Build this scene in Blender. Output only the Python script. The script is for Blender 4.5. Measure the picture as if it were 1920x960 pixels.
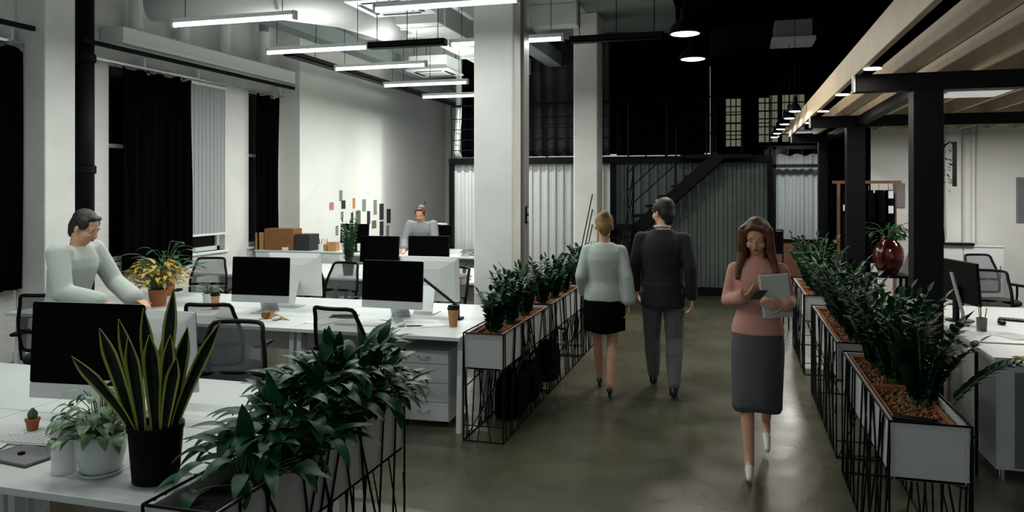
import bpy, bmesh, math, random
from mathutils import Vector, Matrix
PI = math.pi
for o in list(bpy.data.objects): bpy.data.objects.remove(o)
scene = bpy.context.scene
C = scene.collection

# ---------------------------------------------------------------- camera, world, exposure
cam_data = bpy.data.cameras.new('camera'); cam = bpy.data.objects.new('camera', cam_data); C.objects.link(cam)
cam.location = (0, 0, 1.87)
cam.rotation_euler = (math.radians(90), 0, math.radians(15.97))
cam_data.sensor_width = 36; cam_data.lens = 27.19; cam_data.shift_y = -125/1920
cam_data.clip_start = .05; cam_data.clip_end = 100
scene.camera = cam
world = bpy.data.worlds.new('world'); scene.world = world; world.use_nodes = True
bg = world.node_tree.nodes['Background']; bg.inputs[0].default_value = (.86, .92, .95, 1); bg.inputs[1].default_value = .43
scene.view_settings.view_transform = 'Standard'; scene.view_settings.look = 'None'
scene.view_settings.exposure = 0.0; scene.view_settings.gamma = 1; scene.view_settings.use_curve_mapping = False
TUBE_W = 48.0      # watts of each ceiling tube
PEND_W = 38.0      # watts of each big pendant

# ---------------------------------------------------------------- materials
def mat(name, col, rough=.5, metal=0, var=0.0, scale=8, bump=0.0, bscale=60, spec=None, emit=None, es=0, coat=0):
    m = bpy.data.materials.new(name); m.use_nodes = True
    nt = m.node_tree; b = nt.nodes['Principled BSDF']
    b.inputs['Base Color'].default_value = (*col, 1); b.inputs['Roughness'].default_value = rough
    b.inputs['Metallic'].default_value = metal
    if spec is not None: b.inputs['Specular IOR Level'].default_value = spec
    if coat: b.inputs['Coat Weight'].default_value = coat
    if emit: b.inputs['Emission Color'].default_value = (*emit, 1); b.inputs['Emission Strength'].default_value = es
    tc = nt.nodes.new('ShaderNodeTexCoord')
    if var:
        n = nt.nodes.new('ShaderNodeTexNoise'); n.inputs['Scale'].default_value = scale; n.inputs['Detail'].default_value = 5
        r = nt.nodes.new('ShaderNodeValToRGB')
        r.color_ramp.elements[0].position = .3; r.color_ramp.elements[1].position = .7
        r.color_ramp.elements[0].color = (*[c*(1-var) for c in col], 1)
        r.color_ramp.elements[1].color = (*[min(1, c*(1+var)) for c in col], 1)
        nt.links.new(tc.outputs['Object'], n.inputs['Vector']); nt.links.new(n.outputs['Fac'], r.inputs['Fac'])
        nt.links.new(r.outputs['Color'], b.inputs['Base Color'])
    if bump:
        n2 = nt.nodes.new('ShaderNodeTexNoise'); n2.inputs['Scale'].default_value = bscale; n2.inputs['Detail'].default_value = 4
        bp = nt.nodes.new('ShaderNodeBump'); bp.inputs['Strength'].default_value = bump; bp.inputs['Distance'].default_value = .01
        nt.links.new(tc.outputs['Object'], n2.inputs['Vector']); nt.links.new(n2.outputs['Fac'], bp.inputs['Height'])
        nt.links.new(bp.outputs['Normal'], b.inputs['Normal'])
    return m

def brick_mat(name, col):
    m = mat(name, col, .75, var=.06, scale=2); nt = m.node_tree; b = nt.nodes['Principled BSDF']
    tc = nt.nodes.new('ShaderNodeTexCoord'); sp = nt.nodes.new('ShaderNodeSeparateXYZ'); cb = nt.nodes.new('ShaderNodeCombineXYZ')
    ad = nt.nodes.new('ShaderNodeMath'); ad.operation = 'ADD'
    nt.links.new(tc.outputs['Object'], sp.inputs[0]); nt.links.new(sp.outputs[0], ad.inputs[0]); nt.links.new(sp.outputs[1], ad.inputs[1])
    nt.links.new(ad.outputs[0], cb.inputs[0]); nt.links.new(sp.outputs[2], cb.inputs[1])
    br = nt.nodes.new('ShaderNodeTexBrick'); br.inputs['Scale'].default_value = 1
    br.inputs['Brick Width'].default_value = .26; br.inputs['Row Height'].default_value = .075; br.inputs['Mortar Size'].default_value = .006
    br.inputs['Mortar Smooth'].default_value = .6
    nt.links.new(cb.outputs[0], br.inputs['Vector'])
    bp = nt.nodes.new('ShaderNodeBump'); bp.inputs['Strength'].default_value = .35; bp.inputs['Distance'].default_value = .006; bp.invert = True
    nt.links.new(br.outputs['Fac'], bp.inputs['Height']); nt.links.new(bp.outputs['Normal'], b.inputs['Normal'])
    return m

def floor_mat():
    m = bpy.data.materials.new('polished_concrete'); m.use_nodes = True; nt = m.node_tree; b = nt.nodes['Principled BSDF']
    tc = nt.nodes.new('ShaderNodeTexCoord')
    n = nt.nodes.new('ShaderNodeTexNoise'); n.inputs['Scale'].default_value = 1.1; n.inputs['Detail'].default_value = 8; n.inputs['Roughness'].default_value = .6
    br = nt.nodes.new('ShaderNodeTexBrick'); br.inputs['Scale'].default_value = 1; br.inputs['Brick Width'].default_value = .9
    br.inputs['Row Height'].default_value = .45; br.inputs['Mortar Size'].default_value = .004
    br.inputs['Color1'].default_value = (.054, .053, .035, 1); br.inputs['Color2'].default_value = (.095, .092, .06, 1); br.inputs['Mortar'].default_value = (.036, .036, .028, 1)
    r = nt.nodes.new('ShaderNodeValToRGB'); r.color_ramp.elements[0].position = .3; r.color_ramp.elements[1].position = .72
    r.color_ramp.elements[0].color = (.036, .036, .025, 1); r.color_ramp.elements[1].color = (.118, .114, .074, 1)
    mx = nt.nodes.new('ShaderNodeMixRGB'); mx.inputs[0].default_value = .35
    nt.links.new(tc.outputs['Object'], n.inputs['Vector']); nt.links.new(tc.outputs['Object'], br.inputs['Vector'])
    nt.links.new(n.outputs['Fac'], r.inputs['Fac']); nt.links.new(r.outputs['Color'], mx.inputs[1]); nt.links.new(br.outputs['Color'], mx.inputs[2])
    nt.links.new(mx.outputs[0], b.inputs['Base Color'])
    n2 = nt.nodes.new('ShaderNodeTexNoise'); n2.inputs['Scale'].default_value = 3; n2.inputs['Detail'].default_value = 6
    mr = nt.nodes.new('ShaderNodeMapRange'); mr.inputs['To Min'].default_value = .16; mr.inputs['To Max'].default_value = .42
    nt.links.new(tc.outputs['Object'], n2.inputs['Vector']); nt.links.new(n2.outputs['Fac'], mr.inputs['Value']); nt.links.new(mr.outputs[0], b.inputs['Roughness'])
    bp = nt.nodes.new('ShaderNodeBump'); bp.inputs['Strength'].default_value = .12; bp.inputs['Distance'].default_value = .004
    nt.links.new(n2.outputs['Fac'], bp.inputs['Height']); nt.links.new(bp.outputs['Normal'], b.inputs['Normal'])
    return m

def glass_mat(name, tint=(.93, .96, .97), f=.07):
    m = bpy.data.materials.new(name); m.use_nodes = True; nt = m.node_tree
    nt.nodes.remove(nt.nodes['Principled BSDF']); out = nt.nodes['Material Output']
    tr = nt.nodes.new('ShaderNodeBsdfTransparent'); tr.inputs[0].default_value = (*tint, 1)
    gl = nt.nodes.new('ShaderNodeBsdfGlossy'); gl.inputs['Roughness'].default_value = .03
    mx = nt.nodes.new('ShaderNodeMixShader'); mx.inputs[0].default_value = f
    nt.links.new(tr.outputs[0], mx.inputs[1]); nt.links.new(gl.outputs[0], mx.inputs[2]); nt.links.new(mx.outputs[0], out.inputs[0])
    return m

def mesh_fabric_mat(name, col, fill=.55):
    m = bpy.data.materials.new(name); m.use_nodes = True; nt = m.node_tree; b = nt.nodes['Principled BSDF']
    b.inputs['Base Color'].default_value = (*col, 1); b.inputs['Roughness'].default_value = .7
    b.inputs['Alpha'].default_value = fill
    return m

M = dict(
    plaster=mat('white_plaster', (.76, .765, .725), .8, var=.035, scale=1.5, bump=.12, bscale=18),
    column=mat('column_paint', (.72, .725, .7), .75, var=.06, scale=2.5, bump=.3, bscale=9),
    brick=brick_mat('white_painted_brick', (.7, .7, .68)),
    ceil_white=mat('ceiling_grey_paint', (.58, .6, .59), .85, var=.1, scale=1.2, bump=.2, bscale=6),
    ceil_teal=mat('grey_green_paint', (.2, .245, .235), .8, var=.08, scale=2),
    black_wall=mat('black_paint', (.0008, .0009, .001), .95, spec=.02),
    black_ceil=mat('black_ceiling_paint', (.0012, .0013, .0014), .95, spec=.03),
    floor=floor_mat(),
    panel_white=mat('corrugated_white_steel', (.47, .48, .47), .5, var=.04, scale=3),
    panel_shaded=mat('corrugated_green_grey_steel', (.08, .11, .1), .5, var=.2, scale=1.3),  # same white steel, with the weaker light of this bay put into its colour
    black_metal=mat('black_powder_coat', (.0014, .0016, .002), .5, spec=.12),
    navy_metal=mat('blue_black_steel', (.0022, .003, .0052), .5, spec=.2),
    curtain=mat('black_curtain_cloth', (.0011, .0011, .0016), .95, bump=.2, bscale=200, spec=.03),
    curtain_grey=mat('charcoal_drape_cloth', (.012, .011, .014), .85, bump=.3, bscale=12),  # black drape cloth, lightened for the light on its folds
    sheer=mat('white_sheer_curtain', (.5, .5, .5), .9, bump=.1, bscale=150),
    blind=mat('grey_blind_strip', (.33, .335, .34), .7),
    desk_white=mat('white_laminate', (.6, .64, .62), .38, var=.02, scale=3),
    white_metal=mat('white_powder_coat', (.72, .75, .74), .45),
    cab_white=mat('white_cabinet_laminate', (.64, .68, .67), .45, var=.02),
    planter_white=mat('white_planter_board', (.46, .48, .475), .5, var=.03, scale=5),
    grey_panel=mat('grey_panel', (.17, .175, .18), .5, var=.05),
    screen=mat('dark_screen', (.0008, .0008, .001), .6, spec=.03),
    alu=mat('brushed_aluminium', (.55, .57, .57), .38, .5),
    alu_back=mat('satin_white_shell', (.66, .68, .67), .4),
    chair_black=mat('black_plastic', (.0018, .0018, .0022), .5, spec=.15),
    chair_mesh=mesh_fabric_mat('grey_chair_mesh', (.09, .1, .105), .62),
    seat_cloth=mat('black_seat_fabric', (.01, .01, .012), .9, bump=.3, bscale=300),
    chrome=mat('chrome', (.6, .6, .62), .2, 1),
    leaf_dark=mat('dark_glossy_leaf', (.006, .055, .018), .42, var=.6, scale=7, spec=.2),
    leaf_zz=mat('zz_leaf', (.007, .045, .018), .38, var=.6, scale=9, spec=.2),
    leaf_light=mat('variegated_leaf', (.1, .2, .085), .4, var=.65, scale=22),
    leaf_yellow=mat('yellow_leaf', (.42, .3, .06), .55, var=.4, scale=9),
    leaf_mid=mat('mid_green_leaf', (.04, .12, .055), .4, var=.4, scale=8),
    snake=mat('snake_leaf_centre', (.004, .012, .007), .5, var=.6, scale=28, spec=.15),
    snake_edge=mat('snake_leaf_margin', (.3, .34, .05), .5),
    stem=mat('green_stem', (.05, .11, .035), .5),
    soil=mat('dark_soil', (.012, .01, .008), .95, bump=.8, bscale=60),
    pebble=mat('clay_pebbles', (.26, .12, .05), .85, var=.4, scale=50),
    terracotta=mat('terracotta', (.33, .11, .04), .7, var=.15, scale=12),
    pot_white=mat('white_glazed_pot', (.52, .57, .55), .3, coat=.3),
    pot_black=mat('black_pot', (.0015, .0015, .002), .6, spec=.1),
    kraft=mat('kraft_card', (.42, .22, .09), .8, var=.12, scale=25),
    brownbox=mat('brown_card', (.2, .085, .02), .8, var=.1),
    paper=mat('white_paper', (.72, .73, .72), .8),
    pink=mat('pink_paper', (.5, .18, .22), .8), orange=mat('orange_paper', (.65, .22, .04), .8),
    olive=mat('olive_print', (.12, .13, .07), .8), darkprint=mat('dark_print', (.02, .02, .025), .7),
    greyprint=mat('grey_print', (.22, .22, .22), .8),
    tablet=mat('grey_tablet', (.03, .03, .035), .45),
    wood=mat('pale_wood', (.7, .55, .38), .55, var=.1, scale=3),
    wood_warm=mat('warm_wood', (.16, .075, .042), .55, var=.15, scale=4),
    red_glaze=mat('red_glaze', (.05, .003, .003), .18, coat=.6),
    skin=mat('skin', (.62, .33, .21), .5, bump=.05), lips=mat('lips', (.35, .08, .07), .4),
    eye_w=mat('eye_white', (.6, .6, .6), .2), eye_d=mat('iris', (.02, .012, .01), .15),
    hair_brown=mat('brown_hair', (.1, .035, .014), .5, var=.6, scale=14, bump=.6, bscale=70),
    hair_black=mat('black_hair', (.005, .004, .004), .5, bump=.6, bscale=90),
    hair_blond=mat('dark_blond_hair', (.22, .13, .035), .5, var=.4, scale=20, bump=.6, bscale=90),
    pink_blouse=mat('pink_blouse', (.55, .27, .22), .8, bump=.2, bscale=40),
    grey_skirt=mat('grey_skirt', (.07, .07, .08), .85, bump=.15, bscale=60),
    mint=mat('mint_folder', (.4, .46, .4), .6),
    suit=mat('charcoal_suit', (.011, .0105, .015), .85, bump=.15, bscale=80),
    trouser=mat('grey_trousers', (.1, .105, .11), .85, bump=.15, bscale=60),
    shirt_white=mat('white_shirt', (.45, .5, .47), .8, bump=.2, bscale=30),
    shirt_mint=mat('pale_green_blouse', (.42, .48, .44), .8, bump=.2, bscale=30),
    shirt_grey=mat('grey_shirt', (.22, .23, .24), .85, bump=.15, bscale=50),
    black_cloth=mat('black_cloth', (.002, .002, .0028), .9, spec=.05),
    shoe_black=mat('black_shoe', (.006, .006, .006), .3), shoe_white=mat('white_shoe', (.6, .6, .57), .4),
    tube=mat('lit_tube', (.9, .9, .9), .5, emit=(.95, 1, .93), es=2.6),
    bulb=mat('lit_diffuser', (.9, .9, .9), .5, emit=(1, .93, .82), es=6),
    dimwin=mat('lit_far_window', (.1, .1, .08), .5, emit=(.7, .75, .5), es=.16),
    night=mat('night_glass', (.003, .003, .004), .3, spec=.2),
    glass=glass_mat('clear_glass'),
    rust=mat('rust_paint', (.25, .06, .03), .7),
)

# ---------------------------------------------------------------- mesh builder
class MB:
    def __init__(s): s.v = []; s.f = []; s.mi = []
    def add(s, vs, fs, mi=0):
        o = len(s.v); s.v += [tuple(v) for v in vs]; s.f += [tuple(i+o for i in f) for f in fs]; s.mi += [mi]*len(fs); return s
    def box(s, x0, x1, y0, y1, z0, z1, mi=0):
        vs = [(x, y, z) for z in (z0, z1) for y in (y0, y1) for x in (x0, x1)]
        return s.add(vs, [(0, 2, 3, 1), (4, 5, 7, 6), (0, 1, 5, 4), (2, 6, 7, 3), (0, 4, 6, 2), (1, 3, 7, 5)], mi)
    def obox(s, c, sx, sy, sz, R, mi=0):
        c = Vector(c); vs = []
        for z in (-1, 1):
            for y in (-1, 1):
                for x in (-1, 1): vs.append(c + R @ Vector((x*sx/2, y*sy/2, z*sz/2)))
        return s.add(vs, [(0, 2, 3, 1), (4, 5, 7, 6), (0, 1, 5, 4), (2, 6, 7, 3), (0, 4, 6, 2), (1, 3, 7, 5)], mi)
    def tube(s, pts, r, n=8, mi=0, caps=True):
        pts = [Vector(p) for p in pts]; rs = r if isinstance(r, (list, tuple)) else [r]*len(pts)
        rings = []; prev = None
        for i, p in enumerate(pts):
            d = (pts[min(i+1, len(pts)-1)] - pts[max(i-1, 0)])
            if d.length < 1e-9: d = Vector((0, 0, 1))
            d.normalize()
            if prev is None:
                a = Vector((0, 0, 1)) if abs(d.z) < .9 else Vector((1, 0, 0))
                u = d.cross(a).normalized()
            else:
                u = (prev - d*prev.dot(d))
                u = u.normalized() if u.length > 1e-6 else d.orthogonal().normalized()
            prev = u; w = d.cross(u)
            rings.append([p + (u*math.cos(2*PI*k/n) + w*math.sin(2*PI*k/n))*rs[i] for k in range(n)])
        vs = [v for g in rings for v in g]; fs = []
        for i in range(len(pts)-1):
            for k in range(n): fs.append((i*n+k, i*n+(k+1) % n, (i+1)*n+(k+1) % n, (i+1)*n+k))
        if caps: fs.append(tuple(range(n-1, -1, -1))); fs.append(tuple(range((len(pts)-1)*n, len(pts)*n)))
        return s.add(vs, fs, mi)
    def lathe(s, prof, c=(0, 0, 0), n=28, mi=0, sx=1, sy=1):
        cx, cy, cz = c; vs = []; fs = []
        for r, z in prof:
            for k in range(n): vs.append((cx+r*sx*math.cos(2*PI*k/n), cy+r*sy*math.sin(2*PI*k/n), cz+z))
        m = len(prof)
        for i in range(m-1):
            for k in range(n): fs.append((i*n+k, i*n+(k+1) % n, (i+1)*n+(k+1) % n, (i+1)*n+k))
        if prof[0][0] > 1e-5: fs.append(tuple(range(n-1, -1, -1)))
        if prof[-1][0] > 1e-5: fs.append(tuple(range((m-1)*n, m*n)))
        return s.add(vs, fs, mi)
    def ell(s, c, r, R=None, n=16, m=10, mi=0):
        c = Vector(c); vs = []; fs = []
        for i in range(m+1):
            t = PI*i/m
            for k in range(n):
                p = Vector((r[0]*math.sin(t)*math.cos(2*PI*k/n), r[1]*math.sin(t)*math.sin(2*PI*k/n), -r[2]*math.cos(t)))
                vs.append(c + (R @ p if R else p))
        for i in range(m):
            for k in range(n): fs.append((i*n+k, i*n+(k+1) % n, (i+1)*n+(k+1) % n, (i+1)*n+k))
        return s.add(vs, fs, mi)
    def cap(s, p0, p1, r0, r1, n=12):
        p0 = Vector(p0); p1 = Vector(p1); d = p1-p0; L = d.length
        if L < 1e-6: return s.ell(p0, (r0, r0, r0))
        d.normalize(); pts = []; rs = []
        for a in (-85, -60, -35, -12): t = math.radians(a); pts.append(p0 + d*r0*math.sin(t)); rs.append(r0*math.cos(t))
        for a in (12, 35, 60, 85): t = math.radians(a); pts.append(p1 + d*r1*math.sin(t)); rs.append(r1*math.cos(t))
        return s.tube(pts, rs, n)
    def loft(s, rings, closed=True, caps=True, mi=0):
        n = len(rings[0]); vs = [v for g in rings for v in g]; fs = []
        for i in range(len(rings)-1):
            for k in range(n if closed else n-1): fs.append((i*n+k, i*n+(k+1) % n, (i+1)*n+(k+1) % n, (i+1)*n+k))
        if caps and closed: fs.append(tuple(range(n-1, -1, -1))); fs.append(tuple(range((len(rings)-1)*n, len(rings)*n)))
        return s.add(vs, fs, mi)
    def build(s, name, mats, parent=None, smooth=False, bevel=0, solid=0, loc=None, rot=None):
        me = bpy.data.meshes.new(name); me.from_pydata(s.v, [], s.f)
        if not isinstance(mats, (list, tuple)): mats = [mats]
        for m in mats: me.materials.append(m)
        if len(mats) > 1:
            for p, i in zip(me.polygons, s.mi): p.material_index = i
        if smooth: me.polygons.foreach_set('use_smooth', [True]*len(me.polygons))
        me.update()
        o = bpy.data.objects.new(name, me); C.objects.link(o)
        if parent: o.parent = parent
        if loc: o.location = loc
        if rot: o.rotation_euler = rot
        if solid: md = o.modifiers.new('solid', 'SOLIDIFY'); md.thickness = solid; md.offset = 0
        if bevel: md = o.modifiers.new('bevel', 'BEVEL'); md.width = bevel; md.segments = 2; md.limit_method = 'ANGLE'
        return o

def melt(mb, name, m, parent, voxel=.008, it=6):
    """join overlapping closed shapes into one continuous smooth surface"""
    o = mb.build(name, m, parent)
    a = o.modifiers.new('r', 'REMESH'); a.mode = 'VOXEL'; a.voxel_size = voxel; a.use_smooth_shade = True
    b = o.modifiers.new('s', 'SMOOTH'); b.factor = .5; b.iterations = it
    dg = bpy.context.evaluated_depsgraph_get(); dg.update()
    me = bpy.data.meshes.new_from_object(o.evaluated_get(dg))
    o.modifiers.clear(); o.data = me
    if not me.materials: me.materials.append(m)
    me.polygons.foreach_set('use_smooth', [True]*len(me.polygons))
    return o

def thing(name, label, cat, loc=(0, 0, 0), rz=0, group=None):
    o = bpy.data.objects.new(name, None); C.objects.link(o); o.empty_display_size = .1
    o.location = loc; o.rotation_euler = (0, 0, rz); o['label'] = label; o['category'] = cat
    if group: o['group'] = group
    return o
def tag(o, label, cat, group=None, kind=None):
    o['label'] = label; o['category'] = cat
    if group: o['group'] = group
    if kind: o['kind'] = kind
    return o
def struct(o, label=None):
    o['kind'] = 'structure'
    if label: o['label'] = label; o['category'] = o.name.split('_')[0]
    return o
def dup(root, loc, rz=None, label=None, group=None):
    kids = {}
    for ob in root.children_recursive: kids.setdefault(ob.parent, []).append(ob)
    def cp(o, par):
        c = o.copy(); C.objects.link(c)
        if par: c.parent = par
        for k in kids.get(o, []): cp(k, c)
        return c
    r = cp(root, None); r.location = loc
    if rz is not None: r.rotation_euler = (0, 0, rz)
    if label: r['label'] = label
    if group: r['group'] = group
    return r
def Rz(a): return Matrix.Rotation(a, 3, 'Z')
def Rx(a): return Matrix.Rotation(a, 3, 'X')
def Ry(a): return Matrix.Rotation(a, 3, 'Y')

# ---------------------------------------------------------------- setting
CEIL = 4.8
struct(MB().box(-7.8, 8, -1.5, 19, -.12, 0).build('floor', M['floor']), 'dark polished concrete floor of the office')
struct(MB().box(-7.8, -2.35, -1.5, 19, CEIL, CEIL+.2).build('ceiling', M['ceil_white']), 'grey white concrete ceiling over the desks')
struct(MB().box(-2.35, -.9, -1.5, 19, CEIL, CEIL+.2).build('ceiling', M['ceil_teal']), 'grey green strip of ceiling between the columns and the walkway')
struct(MB().box(-.9, 8, -1.5, 19, CEIL, CEIL+.2).build('ceiling', M['black_ceil']), 'black ceiling over the walkway')
struct(MB().box(-7.5, -7.1, 11.67, 19, 0, CEIL).build('wall_left', M['plaster']), 'large plain white wall far left')
w = MB()
WX0, WX1 = -7.8, -7.5
def ww(y0, y1, z0, z1): w.box(WX0, WX1, y0, y1, z0, z1)
ww(-1.5, 11.67, 0, .95); ww(-1.5, 11.67, 3.5, CEIL); ww(-1.5, 3.6, .95, 3.5); ww(6.5, 7.9, .95, 3.5); ww(10.2, 10.8, .95, 3.5); ww(11.5, 11.67, .95, 3.5)
struct(w.build('wall_window', M['brick']), 'white painted brick wall with tall windows on the left')
struct(MB().box(-7.5, -7.1, 6.6, 7.0, 0, CEIL).box(-7.5, -7.06, 6.56, 7.04, 0, .12).build('trim_1', M['column'], bevel=.015), 'white pilaster beside the black pipe')
w = MB().box(-7.8, -5.4, 18.6, 18.8, 0, CEIL); struct(w.build('wall_back', M['plaster']))
struct(MB().box(-.5, 8, 18, 18.2, 0, CEIL).build('wall_far', M['black_wall']), 'black wall far beyond the stairs')
struct(MB().box(-5.2, -.42, 14.75, 14.9, 2.55, CEIL).build('wall_upper', M['black_wall']), 'black wall of the upper floor')
struct(MB().box(6.6, 6.8, -1.5, 19, 0, CEIL).build('wall_right', M['plaster']))
w = MB().box(1.96, 6.6, 12.5, 12.65, 0, 2.95)
struct(w.build('wall_meeting', M['plaster']), 'pale wall behind the right hand desks')
w = MB().box(1.38, 1.96, 12.5, 12.65, 0, 2.95)
struct(w.build('wall_niche', M['black_wall']), 'black wall behind the clothes rack')
struct(MB().box(1.38, 6.6, 12.5, 12.65, 2.95, CEIL).build('wall_above', M['black_wall']))
# ceiling beams
for i, y in enumerate((6.9, 9.4, 11.9, 14.4)):
    struct(MB().box(-7.5, -2.35, y, y+.3, 4.45, CEIL-.001).build('trim_%d' % (i+10), M['ceil_white'], bevel=.02))
for i, x in enumerate((-6.4, -3.4)):
    struct(MB().box(x, x+.28, 3, 18, 4.2, 4.45).build('trim_%d' % (i+20), M['ceil_teal'], bevel=.01))
for i, y in enumerate((7.6, 10.2, 12.8)):
    struct(MB().box(-.9, 6.6, y, y+.22, 4.5, CEIL).build('trim_%d' % (i+30), M['black_ceil']))
# windows on the left wall
def left_window(n, y0, y1, z0, z1, mull):
    root = bpy.data.objects.new('window_%d' % n, None); C.objects.link(root); root['kind'] = 'structure'
    f = MB(); x0, x1 = -7.68, -7.6
    f.box(x0, x1, y0, y1, z0, z0+.06); f.box(x0, x1, y0, y1, z1-.06, z1); f.box(x0, x1, y0, y0+.06, z0, z1); f.box(x0, x1, y1-.06, y1, z0, z1)
    for y in mull: f.box(x0, x1, y-.025, y+.025, z0, z1)
    f.box(x0, x1, y0, y1, 2.4, 2.45)
    f.build('window_frame', M['white_metal'], root)
    MB().box(-7.66, -7.64, y0+.03, y1-.03, z0+.03, z1-.03).build('pane', M['night'], root)
    MB().box(-7.72, -7.46, y0-.05, y1+.05, z0-.04, z0).build('window_sill', M['white_metal'], root, bevel=.006)
left_window(1, 3.6, 6.5, .95, 3.5, (4.6, 5.5)); left_window(2, 7.9, 10.2, .95, 3.5, (8.7, 9.4)); left_window(3, 10.8, 11.5, .95, 3.5, ())

def curtain(label, y0, y1, x, z0, z1, seed, name='curtain', m=None, amp=.05, per=.17, axis='Y', group=None, rings=True, hookm=None):
    rnd = random.Random(seed); t = thing(name, label, 'curtain', ((x if axis == 'Y' else (y0+y1)/2), ((y0+y1)/2 if axis == 'Y' else x), z0), 0, group)
    L = y1-y0; n = max(24, int(L/.022)); nz = 10; rings_ = []; ph = rnd.random()*6
    for j in range(nz+1):
        v = j/nz; row = []
        for i in range(n+1):
            s_ = -L/2 + L*i/n
            a = amp*(.75+.35*math.sin(3*s_+ph))*(1-.25*v)
            off = a*math.sin(2*PI*s_/per + .8*math.sin(4*s_+ph) + .25*math.sin(5*v+ph)) + .012*math.sin(31*s_+4*v)
            z = v*(z1-z0) - (.025*(1-math.cos(2*PI*s_/per*.5)) if j == nz else 0)
            row.append((off, s_, z) if axis == 'Y' else (s_, off, z))
        rings_.append(row)
    MB().loft(rings_, closed=False).build('curtain_fabric', m or M['curtain'], t, smooth=True, solid=.004)
    if rings:
        k = int(L/per)
        for i in range(k+1):
            s_ = -L/2 + L*i/max(k, 1); q = MB()
            c = Vector((0, s_, z1-z0+.02)) if axis == 'Y' else Vector((s_, 0, z1-z0+.02))
            pts = []
            for a in range(9):
                A = 2*PI*a/8; d = Vector((math.cos(A), 0, math.sin(A))) if axis == 'Y' else Vector((0, math.cos(A), math.sin(A)))
                pts.append(c+d*.018)
            q.tube(pts, .004, 5); q.build('curtain_ring', hookm or M['chrome'], t)
    return t
curtain('black curtain at the left edge before the white pilaster', 4.2, 6.57, -7.36, .8, 3.40, 1)
curtain('wide black curtain over the middle left window', 7.98, 9.30, -7.38, .8, 3.42, 2)
curtain('narrow black curtain between blind and far white wall', 10.82, 11.48, -7.38, .8, 3.42, 3)
for (y0, y1, lb) in ((4.1, 6.52, 'dark curtain rail at the left picture edge'), (7.2, 11.6, 'long dark curtain rail under the white cable trunking')):
    t = thing('curtain_rail', lb, 'curtain rail', (-7.38, y0, 3.43))
    MB().box(-.02, .02, 0, y1-y0, 0, .03).build('rail', M['chrome'], t)
    MB().box(.17, .22, -.02, y1-y0+.02, .13, .18).build('pelmet', M['black_metal'], t, bevel=.005)
    for i in range(5):
        y = .1+(y1-y0-.2)*i/4; MB().box(-.12, .02, y, y+.03, .03, .15).box(-.12, .18, y, y+.03, .15, .17).build('bracket', M['white_metal'], t)
# vertical blind
t = thing('vertical_blind', 'grey vertical strip blind right of the wide black curtain', 'blind', (-7.44, 9.33, 1.22))
MB().box(-.03, .03, 0, .78, 2.16, 2.2).build('head_rail', M['white_metal'], t)
for i in range(9):
    c = Vector((0, .05+.085*i, 1.08)); MB().obox(c, .062, .003, 2.16, Rz(1.35)).build('blind_slat', M['blind'], t)
MB().box(-.02, .02, 0, .78, -.03, 0).build('bottom_chain', M['white_metal'], t)
# trunking shelf above pelmet
t = thing('cable_trunking', 'white boxed cable trunking above the long curtain rail', 'trunking', (-7.5, 7.75, 3.66))
MB().box(.01, .36, 0, 3.85, 0, .2).build('trunk_box', M['white_metal'], t, bevel=.01)
MB().box(.36, .37, 0, 3.85, .03, .05).build('lip', M['white_metal'], t)
for i in range(6): MB().box(.015, .355, .3+.6*i, .33+.6*i, .2, .215).build('clip', M['cab_white'], t)
for i, y in enumerate((8.16, 9.04, 9.95, 10.95)):
    t = thing('ventilation_pipe', ['nearest', 'second', 'third', 'farthest'][i]+' upright pipe on the cable trunking with a lit-white lower part', 'pipe', (-7.32, y, 3.875), 0, 'upright pipes above the trunking')
    MB().lathe([(.1, 0), (.1, .03), (.085, .05), (.085, .5), (.095, .5), (.095, .54)], n=20).build('sleeve', M['white_metal'], t, smooth=False)  # white lower length stands for light falling on the pipe foot
    MB().lathe([(.075, .54), (.075, CEIL-3.875)], n=20).build('duct', M['ceil_teal'], t)
t = thing('drain_pipe', 'thick black drain pipe rising beside the white pilaster', 'pipe', (-7.28, 7.29, 0))
MB().lathe([(.115, 0), (.115, CEIL)], n=24).build('pipe', M['black_metal'], t, smooth=True)
for z in (.9, 2.05, 3.35): MB().lathe([(.12, 0), (.135, .01), (.135, .09), (.12, .1)], (0, 0, z), 24).build('collar', M['black_metal'], t)
MB().lathe([(.118, 0), (.118, .12)], (0, 0, 1.35), 24).build('band', M['rust'], t)

# free standing columns
def column(n, x0, x1, y0, y1, label):
    o = MB().box(x0, x1, y0, y1, 0, CEIL).build('trim_%d' % n, M['column'], bevel=.02); struct(o, label)
column(2, -2.59, -2.16, 7.6, 7.9, 'nearer white square column'); column(3, -2.56, -2.16, 12.66, 13.2, 'farther white square column')
struct(MB().box(-2.5, -2.13, 7.9, 8.12, 0, CEIL).build('trim_4', M['grey_panel'], bevel=.01), 'grey steel channel on the back of the nearer column')
t = thing('wall_switch', 'small black light switch on the nearer column', 'switch', (-2.125, 7.99, 1.6))
MB().box(0, .012, -.04, .04, -.09, .09).build('back_plate', M['chair_black'], t, bevel=.003)
for z in (-.045, .045): MB().box(.012, .02, -.025, .025, z-.03, z+.03).build('rocker', M['alu'], t, bevel=.002)

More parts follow.
